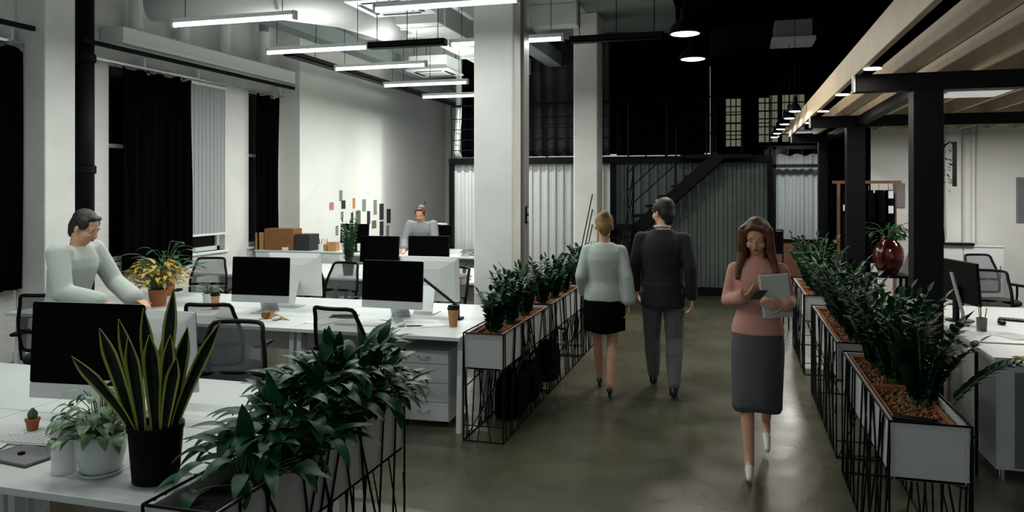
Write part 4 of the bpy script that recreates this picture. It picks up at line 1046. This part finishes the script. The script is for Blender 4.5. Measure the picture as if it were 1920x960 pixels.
# white cabinet at back wall with long arm lamp
low_cabinet('white cabinet against the pale wall behind the right post', 3.05, 12.2, 1.0, .45, 1.1, 2)
t = thing('arm_lamp', 'tall thin black lamp on the white cabinet behind the right post', 'lamp', (2.9, 12.0, 1.1))
MB().box(-.1, .28, -.08, .08, 0, .03).build('base', M['chair_black'], t, bevel=.004)
MB().tube([(-.08, 0, .02), (-.17, 0, 1.3)], .012, 8).build('pole', M['chair_black'], t); MB().tube([(-.17, 0, 1.3), (-.02, 0, 1.42)], .01, 8).build('arm', M['chair_black'], t)
MB().obox((.05, 0, 1.12), .05, .03, .62, Ry(0)).build('lamp_bar', M['chair_black'], t)
for z in (.35, .7): MB().lathe([(.018, -.015), (.018, .015)], (-.08-.09*z/1.3, 0, z), 10).build('joint', M['chrome'], t)
t = thing('hanging_plant', 'small hanging bunch of yellow and green leaves behind the right post', 'plant', (2.86, 12.2, 2.45))
q = MB(); rnd = random.Random(3)
for k in range(40): a = rnd.uniform(0, 6.28); z = rnd.uniform(-.5, .1); leaf(q, (.06*math.cos(a), .06*math.sin(a), z), (math.cos(a), math.sin(a), .2), .09, .04, 1.2)
q.build('leaves', M['leaf_mid'], t, smooth=True)
q = MB()
for k in range(26): a = rnd.uniform(0, 6.28); z = rnd.uniform(-.62, -.25); leaf(q, (.04*math.cos(a), .04*math.sin(a), z), (math.cos(a), math.sin(a), 0), .07, .04, 1)
q.build('yellow_leaves', M['leaf_yellow'], t, smooth=True); MB().tube([(0, 0, -.5), (0, 0, .3)], .004, 5).build('cord', M['chair_black'], t)
def picture(label, x, z, w_, h_, m):
    t = thing('wall_picture', label, 'picture', (x, 12.49, z)); MB().box(-w_/2, w_/2, -.015, .01, -h_/2, h_/2).build('frame', M['greyprint'], t, bevel=.003); MB().box(-w_/2+.02, w_/2-.02, -.018, -.015, -h_/2+.02, h_/2-.02).build('print', M[m], t)
picture('small grey picture left of the right post', 2.36, 1.78, .12, .36, 'greyprint')
picture('grey board on the pale wall at the right picture edge', 4.05, 1.72, .4, .64, 'grey_panel')
for i, x in enumerate((2.95, 3.22, 3.35)):
    tag(MB().tube([(x, 12.46, 1.15 if i == 0 else 0), (x, 12.46, 2.95)], [.012, .06, .012][i], 14).build('wall_pipe', M['plaster'], smooth=True), ['thin pale pipe on the wall just left of the thick pipe', 'thick pale pipe rising on the pale wall', 'thin pale pipe on the wall just right of the thick pipe'][i], 'pipe')
# red vase on stand
t = thing('plant_stand', 'black square stand under the dark red vase', 'stand', (1.83, 10.4, 0))
MB().box(-.2, .2, -.2, .2, .8, .83).build('top', M['black_metal'], t)
for sx in (-1, 1):
    for sy in (-1, 1): MB().box(sx*.17-.015, sx*.17+.015, sy*.17-.015, sy*.17+.015, 0, .8).build('leg', M['black_metal'], t)
t = thing('red_vase', 'large dark red glazed vase with leafy sprigs', 'vase', (1.83, 10.4, .83))
MB().lathe([(.09, 0), (.11, .02), (.165, .12), (.18, .22), (.165, .32), (.12, .39), (.09, .41), (.085, .44), (.1, .46), (.08, .46), (.07, .43), (.001, .4)], n=36).build('vase_body', M['red_glaze'], t, smooth=True)
q = MB(); S = MB(); rnd = random.Random(31)
for k in range(16):
    a = rnd.uniform(0, 6.28); r = rnd.uniform(.08, .32); e = Vector((r*math.cos(a), r*math.sin(a), .5+rnd.uniform(.02, .14))); S.tube([(0, 0, .4), e*.55+Vector((0, 0, .25)), e], .004, 5)
    for j in range(4): leaf(q, e*(1-.12*j)+Vector((0, 0, .03*j)), (math.cos(a)+rnd.uniform(-.7, .7), math.sin(a)+rnd.uniform(-.7, .7), .2), .12, .045, 1.2)
S.build('stems', M['stem'], t); q.build('leaves', M['leaf_dark'], t, smooth=True)
# clothes rack with black clothes
t = thing('clothes_rack', 'warm timber clothes rack with a black coat panel before the dark niche', 'rack', (1.72, 11.7, 0))
for x in (-.3, .42):
    MB().box(x-.02, x+.02, -.02, .02, 0, 1.95).build('post', M['wood_warm'], t); MB().box(x-.02, x+.02, -.22, .22, 0, .04).build('foot', M['wood_warm'], t)
MB().box(-.38, .5, -.02, .02, 1.95, 1.99).build('top_rail', M['wood_warm'], t)
MB().box(-.28, .4, -.012, .012, .3, .34).build('low_rail', M['wood_warm'], t)
def garment(label, x, m, seed, L=1.0, ring=True):
    rnd = random.Random(seed); t = thing('hanging_coat', label, 'coat', (x, 11.7, 1.94), 0, 'coats on the timber rack'); rings = []
    for j in range(9):
        v = j/8; hw = .045+.02*v; d = .2*min(1, .55+v*2); rings.append([((hw*(1+.3*math.sin(5*a+seed)))*math.cos(a), d*math.sin(a), -.08-L*v) for a in [2*PI*k/20 for k in range(20)]])
    MB().loft(rings).build('coat_body', M[m], t, smooth=True); MB().tube([(0, 0, -.08), (0, 0, -.02), (0, .02, .02)], .004, 5).build('hanger_hook', M['chrome'], t)
    for s in (-1, 1): MB().tube([(0, s*.17, -.13), (.0, s*.23, -.4), (.0, s*.23, -.7)], [.05, .045, .035], 10).build('sleeve', M[m], t, smooth=True)
for i, x in enumerate((1.55, 1.68, 1.81, 1.94, 2.06)): garment('black coat hanging on the timber rack, %s from the left' % ['first', 'second', 'third', 'fourth', 'fifth'][i], x, 'black_cloth', i)
def tagcard(label, x, z, w_, h_):
    t = thing('white_card', label, 'card', (x, 11.3, z)); MB().box(-w_/2, w_/2, 0, .006, -h_/2, h_/2).build('card', M['paper'], t); MB().tube([(0, .003, h_/2), (0, .2, h_/2+.05)], .003, 5).build('string', M['chair_black'], t)
tagcard('small white card hung on the left of the timber rack', 1.5, 1.62, .14, .08)
tagcard('upper one of two white cards on the right of the rack', 2.02, 1.8, .06, .1)
tagcard('lower one of two white cards on the right of the rack', 2.02, 1.6, .06, .1)
# black high chair beyond far planter
t = thing('bar_chair', 'black high chair beyond the farthest right planter', 'chair', (.5, 11.1, 0), .15)
MB().box(-.17, .17, .14, .16, .98, 1.29).build('backrest', M['black_cloth'], t, bevel=.005); MB().box(-.19, .19, -.17, .17, .7, .74).build('seat', M['black_cloth'], t, bevel=.01)
for sx in (-1, 1): MB().tube([(sx*.19, .17, 0), (sx*.18, .15, .74), (sx*.18, .15, 1.31)], .01, 6).build('rear_leg', M['black_metal'], t); MB().tube([(sx*.19, -.17, 0), (sx*.18, -.15, .72)], .01, 6).build('front_leg', M['black_metal'], t)
MB().tube([(-.18, .15, 1.31), (.18, .15, 1.31)], .01, 6).build('top_bar', M['black_metal'], t); MB().tube([(-.19, -.16, .3), (.19, -.16, .3)], .01, 6).build('foot_rest', M['black_metal'], t)
# bags under the planter
def bag(label, x, y, s=1, rz=0):
    t = thing('black_bag', label, 'bag', (x, y, 0), rz)
    MB().loft([[(.19*s*k*math.copysign(abs(math.cos(a))**.5, math.cos(a)), .11*s*k*math.copysign(abs(math.sin(a))**.5, math.sin(a)), z*s) for a in [2*PI*i/24 for i in range(24)]] for z, k in ((0, .9), (.02, 1), (.2, 1.02), (.3, .9), (.36, .6), (.37, .3))]).build('bag_body', M['black_cloth'], t, smooth=True)
    for e in (-1, 1): MB().tube([(-.08*s, e*.05*s, .33*s), (-.06*s, e*.05*s, .45*s), (.06*s, e*.05*s, .45*s), (.08*s, e*.05*s, .33*s)], .008, 6).build('handle', M['black_cloth'], t, smooth=True)
bag('black bag tucked under the second row planter', -1.78, 6.2, 1.0, PI/2)
bag('black bag tucked under the planter next beyond the second row', -1.78, 7.5, 1.0, PI/2)
bag('black bag under the far end of the second row planter', -1.78, 6.7, .9, PI/2+.05)

def led_panel(label, x, y, z, sx, sy, w_, top):
    t = thing('led_panel', label, 'ceiling light', (x, y, z))
    MB().box(-sx/2, sx/2, -sy/2, sy/2, 0, .03).build('frame', M['white_metal'], t)
    for q in (-.37, 0, .37): MB().tube([(q*sx, 0, .03), (q*sx, 0, top-z+.003)], .005, 5).build('hanger', M['black_metal'], t)
    MB().box(-sx/2+.02, sx/2-.02, -sy/2+.02, sy/2-.02, -.004, 0).build('diffuser', M['panel_light'], t)
    d = bpy.data.lights.new('panel_lamp', 'AREA'); d.shape = 'RECTANGLE'; d.size = sx*.9; d.size_y = sy*.9; d.energy = w_; d.color = (1, .97, .93)
    l = bpy.data.objects.new('panel_lamp', d); C.objects.link(l); l.parent = t; l.location = (0, 0, -.02)
M['panel_light'] = mat('dim_panel_light', (.8, .8, .8), .5, emit=(1, .98, .95), es=.3)
led_panel('flat light panel under the pergola slats above the right post', 1.98, 7.5, 2.69, .5, .5, 22, 2.73)
led_panel('added light panel under the far pergola slats to brighten the pale wall', 3.3, 10.4, 2.69, .3, .6, 60, 2.73)  # extra lamp, added only to brighten the pale wall
led_panel('added light panel before the glass front to brighten its white curtains', 1.2, 15.6, 2.95, .5, .5, 70, CEIL)  # invented lamp, put in to light the sheer curtains behind the glass

# ================================================================ people
def figure(label, loc, rz, H, J, fem=True, head_yaw=0, head_pitch=0, grip=(.5, .5), palm=None, name='person'):
    """J overrides joints given in metres for a 1.7 m body that faces -y"""
    s = H/1.7
    P = dict(hipL=(.085, 0, .90), hipR=(-.085, 0, .90), kneeL=(.09, -.01, .49), kneeR=(-.09, -.01, .49), ankL=(.09, .02, .09), ankR=(-.09, .02, .09),
             toeL=(.1, -.15, .03), toeR=(-.1, -.15, .03), shL=(.15, .01, 1.335), shR=(-.15, .01, 1.335), elL=(.215, .03, 1.1), elR=(-.215, .03, 1.1),
             wrL=(.22, -.05, .86), wrR=(-.22, -.05, .86), neck=(0, .015, 1.42), head=(0, -.005, 1.575), dirL=(0, -.15, -1), dirR=(0, -.15, -1), palmL=(-1, 0, 0), palmR=(1, 0, 0))
    if not fem: P.update(shL=(.18, .01, 1.345), shR=(-.18, .01, 1.345), elL=(.25, .03, 1.1), elR=(-.25, .03, 1.1), wrL=(.25, -.06, .85), wrR=(-.25, -.06, .85))
    P.update(J); P = {k: Vector(v)*(1 if k[:3] in ('dir', 'pal') else s) for k, v in P.items()}
    t = thing(name, label, 'person', loc, rz)
    RH = Rz(head_yaw) @ Rx(head_pitch)
    b = MB(); lf = .9 if fem else 1.0; am = .85 if fem else 1.08
    lean = (P['neck'] - (P['hipL']+P['hipR'])/2); hc = (P['hipL']+P['hipR'])/2
    def ring(z, rx, ry, inf=0, n=24, fy=0):
        v = (z-.9)/(1.42-.9); c = hc + lean*v if v > 0 else hc+Vector((0, 0, (z-.9)*s))
        return [(c.x+(rx+inf)*s*math.cos(2*PI*k/n), c.y+(ry+inf+(fy if math.sin(2*PI*k/n) < 0 else 0))*s*math.sin(2*PI*k/n), c.z) for k in range(n)]
    tw = [(.83, .14, .1), (.9, .165, .115), (.97, .155, .11), (1.06, .125, .09), (1.16, .135, .1), (1.27, .152, .112), (1.34, .14, .098), (1.385, .1, .075), (1.42, .062, .055)] if fem else \
         [(.83, .14, .1), (.9, .16, .11), (.97, .155, .11), (1.06, .145, .1), (1.16, .155, .108), (1.27, .172, .12), (1.34, .155, .105), (1.39, .11, .08), (1.43, .07, .06)]
    def torso(mb, inf=0, z0=0, z1=9): mb.loft([ring(z, a, c, inf) for z, a, c in tw if z0 <= z <= z1])
    def arms(mb, inf=0, to=1.0, flare=0):
        for q in 'LR':
            S, E, W_ = P['sh'+q], P['el'+q], P['wr'+q]
            mb.cap(P['neck']+Vector((0, 0, -.035*s)), S, (.036+inf*.5)*s, (.046*am+inf*.8)*s); mb.cap(S, E, (.05*am+inf)*s, (.04*am+inf)*s)
            mb.cap(E, E+(W_-E)*to, (.039*am+inf)*s, (.027+inf*1.1+flare)*s)
    def legs(mb, inf=0, to=1.0, k0=0):
        for q in 'LR':
            Hh, K, A = P['hip'+q], P['knee'+q], P['ank'+q]
            mb.cap(Hh, K, (.085*lf+inf)*s, (.056*lf+inf)*s)
            m_ = K+(A-K)*.35+Vector((0, .012, 0)); mb.cap(K, m_, (.053*lf+inf)*s, (.053*lf+inf)*s)
            mb.cap(m_, A if to >= 1 else K+(A-K)*to, (.053*lf+inf)*s, (.032+inf)*s)
    torso(b); arms(b); legs(b)
    for q in 'LR':
        b.cap(P['hip'+q]+Vector((0, .02, .02)), P['hip'+q]+Vector((0, .03, -.04)), .09*s, .085*s)
        A, T = P['ank'+q], P['toe'+q]; b.cap(A, A+(T-A)*.15+Vector((0, 0, -.04)), .033*s, .032*s); b.cap(A+Vector((0, 0, -.045*s)), T, .03*s, .022*s)
        # hand
        d = P['dir'+q].normalized(); n_ = P['palm'+q]; n_ = (n_ - d*n_.dot(d)).normalized(); ac = d.cross(n_)
        thumbside = ac if (ac.y < 0 or abs(ac.y) < .3 and ac.z > 0) else -ac
        W_ = P['wr'+q]; g = grip[0 if q == 'L' else 1]
        for k in (-1.2, 0, 1.2): b.cap(W_+ac*k*.008*s, W_+d*.082*s+ac*k*.021*s, .0135*s, .0115*s, 8)
        for k in range(4):
            p = W_+d*.085*s+thumbside*(1.5-k)*.0195*s; dd = d.copy(); ln = [.9, 1, .95, .75][k]
            for sl, r0, r1 in ((.042, .0092, .0085), (.026, .0085, .0078), (.021, .0078, .0068)):
                a = g*.85; dd = (dd*math.cos(a)+n_*math.sin(a)).normalized(); nn = (n_ - dd*n_.dot(dd)); p2 = p+dd*sl*ln*s
                b.cap(p, p2, r0*s, r1*s, 8); p = p2
        p = W_+d*.025*s+thumbside*.026*s; dd = (d*.7+thumbside*.75+n_*.35*g).normalized()
        for sl, r0, r1 in ((.038, .0125, .0105), (.028, .0105, .0088), (.02, .0088, .0075)):
            p2 = p+dd*sl*s; b.cap(p, p2, r0*s, r1*s, 8); p = p2; dd = (dd*.8+d*.35+n_*.25*g).normalized()
    hd = P['head']
    def h(x, y, z): return hd + RH @ Vector((x, y, z))*s*1.06
    b.cap(P['neck']+Vector((0, .0, -.03*s)), h(0, .02, -.06), (.052 if fem else .06)*s, (.048 if fem else .055)*s)
    b.ell(h(0, .012, .032), (.072*s, .09*s, .085*s), RH); b.ell(h(0, -.022, -.03), (.058*s, .062*s, .082*s), RH); b.ell(h(0, -.045, -.085), (.03*s, .028*s, .02*s), RH)
    for q in (-1, 1):
        b.ell(h(q*.036, -.05, -.028), (.025*s, .03*s, .028*s), RH); b.ell(h(q*.074, .012, -.012), (.01*s, .019*s, .032*s), RH); b.ell(h(q*.03, -.066, .024), (.026*s, .016*s, .009*s), RH)
    b.cap(h(0, -.078, .012), h(0, -.096, -.026), .008*s, .0125*s, 8); b.ell(h(0, -.074, -.052), (.026*s, .012*s, .014*s), RH)
    body = melt(b, 'body', M['skin'], t, .0068, 4)
    for q in (-1, 1):
        e = MB().ell(h(q*.029, -.0635, .006), (.012*s, .011*s, .008*s), RH, 12, 8).build('eye', M['eye_w'], body, smooth=True)
        MB().ell(h(q*.029, -.0728, .005), (.0055*s, .0028*s, .0055*s), RH, 10, 6).build('iris', M['eye_d'], body, smooth=True)
        MB().tube([h(q*.015, -.078, .028), h(q*.03, -.077, .032), h(q*.045, -.068, .028)], [.002*s, .0025*s, .0015*s], 6).build('eyebrow', M['hair_brown'] if fem else M['hair_black'], body, smooth=True)
    MB().ell(h(0, -.086, -.047), (.019*s, .006*s, .0045*s), RH, 12, 6).ell(h(0, -.085, -.055), (.016*s, .007*s, .0055*s), RH, 12, 6).build('lips', M['lips'], body, smooth=True)
    return t, P, s, dict(ring=ring, torso=torso, arms=arms, legs=legs, h=h, RH=RH, hc=hc, tw=tw)
def shoes(t, P, s, m, heel):
    for q in 'LR':
        A, T = P['ank'+q], P['toe'+q]; g = MB(); d = (T-A); d.z = 0; d.normalize(); hb = A-d*.035*s+Vector((0, 0, -.05*s))
        fw = .86 if heel else 1; g.cap(hb+d*.02*s, A+(T-A)*.55+Vector((0, 0, -.026*s)), .034*s*fw, .035*s*fw); g.cap(A+(T-A)*.5+Vector((0, 0, -.018*s)), T+d*.03*s, .037*s*fw, .02*s)
        if heel: g.cap(hb+Vector((0, 0, -.01)), Vector((hb.x, hb.y, max(.012, hb.z-.07*s))), .018*s, .009)
        else: g.cap(hb+d*.01, A+Vector((0, 0, .0)), .038*s, .04*s)
        melt(g, 'shoe', m, t, .007, 3)
def hair_cap(t, F, s, m, extra, vox=.008, z=.0):
    g = MB(); h = F['h']; RH = F['RH']
    g.ell(h(0, .03, .045), (.082*s, .094*s, .085*s), RH); g.ell(h(0, .055, .0), (.076*s, .065*s, .09*s), RH)
    for q in (-1, 1): g.ell(h(q*.062, .0, .035), (.022*s, .05*s, .05*s), RH)
    extra(g, h, RH); melt(g, 'hair', m, t, vox, 3)
def skirt(t, P, s, F, m, z0, z1, w0, w1, flare, name='skirt'):
    rings = []; hc = F['hc']; ks = (P['kneeL']+P['kneeR'])/2; n = 40
    for j in range(15):
        v = j/14; z = (z0+(z1-z0)*v)*s; bul = math.sin(PI*min(1, v*2.2)*.5)
        f = min(1, max(0, (P['hipL'].z-z)/(P['hipL'].z-ks.z)))
        c = hc.lerp(Vector((ks.x, ks.y, 0)), f); rx = (w0+(w1-w0)*bul+flare*v)*s; ry = (w0*.72+(w1-w0)*bul*.8+abs(P['kneeL'].y-P['kneeR'].y)*.42*f+flare*v)*s
        rings.append([(c.x+rx*(1+.02*math.sin(7*a)*v)*math.cos(a), c.y+ry*(1+.03*math.sin(5*a+1)*v)*math.sin(a), z+.01*math.sin(3*a)*v) for a in [2*PI*k/n for k in range(n)]])
    MB().loft(rings, caps=False).build(name, m, t, smooth=True, solid=.006)

def top_garment(t, F, P, s, name, m, inf=.014, z0=.8, sleeve_to=.96, flare=.008, shoulder=0.0, it=10):
    g = MB(); F['torso'](g, inf, z0, 1.5); F['arms'](g, inf, sleeve_to, flare)
    if shoulder:
        for q in 'LR': g.ell(P['sh'+q]+Vector((0, 0, .005)), (.06*s+shoulder, .065*s, .05*s))
    return melt(g, name, m, t, .0085, it)

# --- woman walking towards the camera
J = dict(hipL=(.085, .02, .905), hipR=(-.085, -.01, .895), kneeL=(.065, .04, .5), ankL=(.06, .36, .2), toeL=(.065, .2, .05), kneeR=(-.075, -.1, .49), ankR=(-.055, -.2, .115), toeR=(-.055, -.37, .035),
         elR=(-.2, .03, 1.12), wrR=(-.1, -.19, 1.17), dirR=(.55, -.6, .25), palmR=(.1, .5, .9), elL=(.21, .05, 1.12), wrL=(.175, -.19, 1.13), dirL=(-.8, -.3, .12), palmL=(-.1, 1, 0), head=(-.01, -.03, 1.565))
t, P, s, F = figure('woman in pink blouse and grey skirt walking towards the camera, looking down at a phone', (.16, 5.52, 0), -.02, 1.68, J, True, head_yaw=-.12, head_pitch=.42, grip=(.45, .75))
top_garment(t, F, P, s, 'blouse', M['pink_blouse'], .014, .9, .9, .01)
skirt(t, P, s, F, M['grey_skirt'], 1.06, .4, .135, .182, -.02)
for q in 'LR': pass
shoes(t, P, s, M['shoe_white'], True)
def longhair(g, h, RH):
    for q in (-1, 1):
        for k in range(5):
            g.cap(h(q*(.05+.008*k), .06-.022*k, .06), h(q*(.075+.004*k), .055-.025*k, -.08), .03*s, .034*s); p = h(q*(.075+.004*k), .055-.025*k, -.08)
            g.cap(p, Vector((q*(.085+.012*k)*s, (.07-.035*k)*s, 1.33*s-.01*k)), .034*s, .02*s)
    for k in (-1, 0, 1): g.cap(h(k*.04, .07, .02), Vector((k*.05*s, .1*s, 1.3*s)), .045*s, .03*s)
    g.cap(h(-.02, -.055, .098), h(.06, -.03, .06), .02*s, .022*s); g.cap(h(-.02, -.055, .098), h(-.062, -.03, .055), .018*s, .02*s)
hair_cap(t, F, s, M['hair_brown'], longhair)
ph = thing('mobile_phone', 'mobile phone held in the right hand of the woman in pink', 'phone', (.16-.005, 5.52-.3, 1.205*s), .3)
MB().obox((0, 0, 0), .072, .15, .009, Rx(-.5)).build('phone_body', M['tablet'], ph, bevel=.003); MB().obox(Rx(-.5) @ Vector((0, 0, .005)), .066, .138, .001, Rx(-.5)).build('screen', M['screen'], ph)
fo = thing('document_folder', 'pale green folder carried by the woman in pink', 'folder', (.16+.105, 5.52-.17, 1.0*s+.03), .05)
MB().obox((0, 0, .15), .19, .012, .28, Ry(-.12)).build('cover', M['mint'], fo, bevel=.003); MB().obox((.002, .0, .153), .182, .008, .282, Ry(-.12)).build('pages', M['paper'], fo)
MB().obox((-.085, -.007, .15), .014, .003, .28, Ry(-.12)).build('spine_strip', M['paper'], fo)

# --- man walking away
J = dict(hipL=(.09, 0, .9), hipR=(-.09, 0, .9), kneeL=(.1, -.13, .5), ankL=(.1, -.24, .12), toeL=(.11, -.42, .05), kneeR=(-.1, -.02, .49), ankR=(-.11, .17, .12), toeR=(-.115, .02, .03),
         elR=(-.24, .07, 1.1), wrR=(-.25, .02, .86), elL=(.24, .0, 1.1), wrL=(.24, -.16, .9), dirL=(0, -.4, -1))
J['kneeL'], J['kneeR'] = (.1, -.12, .5), (-.1, -.02, .49)
t, P, s, F = figure('man in dark suit jacket and grey trousers walking away, face turned left', (-.62, 7.15, 0), PI, 1.79, J, False, head_yaw=.85, head_pitch=.1, grip=(.5, .5))
g = MB(); F['legs'](g, .022, .97); g.loft([F['ring'](z, a, c, .014) for z, a, c in F['tw'] if z <= .98]); melt(g, 'trousers', M['trouser'], t, .0085, 4)
g = MB(); F['torso'](g, .02, .82, 1.5); g.loft([F['ring'](z, a, c, .024) for z, a, c in ((.76, .165, .118), (.83, .168, .12), (.9, .165, .118), (.97, .158, .114))]); F['arms'](g, .014, .95, .008)
for q in 'LR': g.ell(P['sh'+q]+Vector((0, 0, -.012)), (.058, .066, .045))
melt(g, 'suit_jacket', M['suit'], t, .0085, 12)
MB().tube([Vector((.066*s*math.cos(a), .02+.058*s*math.sin(a), 1.452*s+.012*math.sin(a))) for a in [2*PI*k/20 for k in range(21)]], .01, 8).build('shirt_collar', M['paper'], t, smooth=True)
shoes(t, P, s, M['shoe_black'], False)
def short(g, h, RH):
    g.cap(h(-.03, -.04, .092), h(.03, -.042, .094), .02*s, .018*s); g.cap(h(0, .07, -.03), h(0, .06, -.07), .055*s, .045*s)
hair_cap(t, F, s, M['hair_black'], short)

# --- woman walking away
J = dict(kneeL=(.07, -.12, .5), ankL=(.06, -.27, .12), toeL=(.06, -.43, .035), kneeR=(-.075, .03, .5), ankR=(-.06, .16, .14), toeR=(-.06, .02, .035), elL=(.21, .05, 1.11), wrL=(.19, -.13, .94), elR=(-.21, .07, 1.11), wrR=(-.23, .06, .88))
t, P, s, F = figure('woman in pale blouse and black skirt walking away beside the left planters', (-1.13, 7.0, 0), PI+.1, 1.66, J, True, head_yaw=.1, head_pitch=.15)
top_garment(t, F, P, s, 'blouse', M['shirt_mint'], .026, .82, .88, .016)
skirt(t, P, s, F, M['black_cloth'], 1.0, .6, .15, .19, .0)
shoes(t, P, s, M['shoe_black'], True)
def bun(g, h, RH): g.ell(h(0, .1, .09), (.04*s, .04*s, .04*s)); g.cap(h(0, .07, -.03), h(0, .05, -.07), .045*s, .035*s)
hair_cap(t, F, s, M['hair_blond'], bun)

# --- person standing between the front two rows
J = dict(neck=(0, -.1, 1.4), head=(0, -.17, 1.545), shL=(.2, -.1, 1.365), shR=(-.2, -.1, 1.365), elL=(.26, -.22, 1.12), wrL=(.18, -.44, 1.0), dirL=(-.2, -1, -.3), palmL=(0, 0, -1), elR=(-.26, -.18, 1.1), wrR=(-.2, -.42, 1.03), dirR=(.2, -1, -.2), palmR=(0, 0, -1))
t, P, s, F = figure('person in loose white shirt leaning forward between the two front desk rows', (-4.85, 4.68, 0), PI*.55, 1.74, J, False, head_pitch=.5)
top_garment(t, F, P, s, 'shirt', M['shirt_white'], .028, .83, .9, .02)
g = MB(); F['legs'](g, .02, .97); g.loft([F['ring'](z, a, c, .014) for z, a, c in F['tw'] if z <= .98]); melt(g, 'trousers', M['black_cloth'], t, .009, 4)
shoes(t, P, s, M['shoe_black'], False)
hair_cap(t, F, s, M['hair_black'], short)
# --- person behind the third row
J = dict(neck=(0, -.1, 1.39), head=(0, -.16, 1.53), shL=(.19, -.1, 1.355), shR=(-.19, -.1, 1.355), elL=(.25, -.2, 1.12), wrL=(.16, -.42, 1.05), dirL=(-.2, -1, -.1), palmL=(0, 0, -1), elR=(-.25, -.2, 1.1), wrR=(-.18, -.42, 1.0), dirR=(.2, -1, -.2), palmR=(0, 0, -1))
t, P, s, F = figure('person in grey shirt standing behind the third desk row', (-4.62, 11.15, 0), .1, 1.66, J, False, head_pitch=.5)
top_garment(t, F, P, s, 'shirt', M['shirt_grey'], .025, .83, .9, .012)
g = MB(); F['legs'](g, .02, .97); g.loft([F['ring'](z, a, c, .014) for z, a, c in F['tw'] if z <= .98]); melt(g, 'trousers', M['black_cloth'], t, .009, 4)
shoes(t, P, s, M['shoe_black'], False)
hair_cap(t, F, s, M['hair_brown'], short)
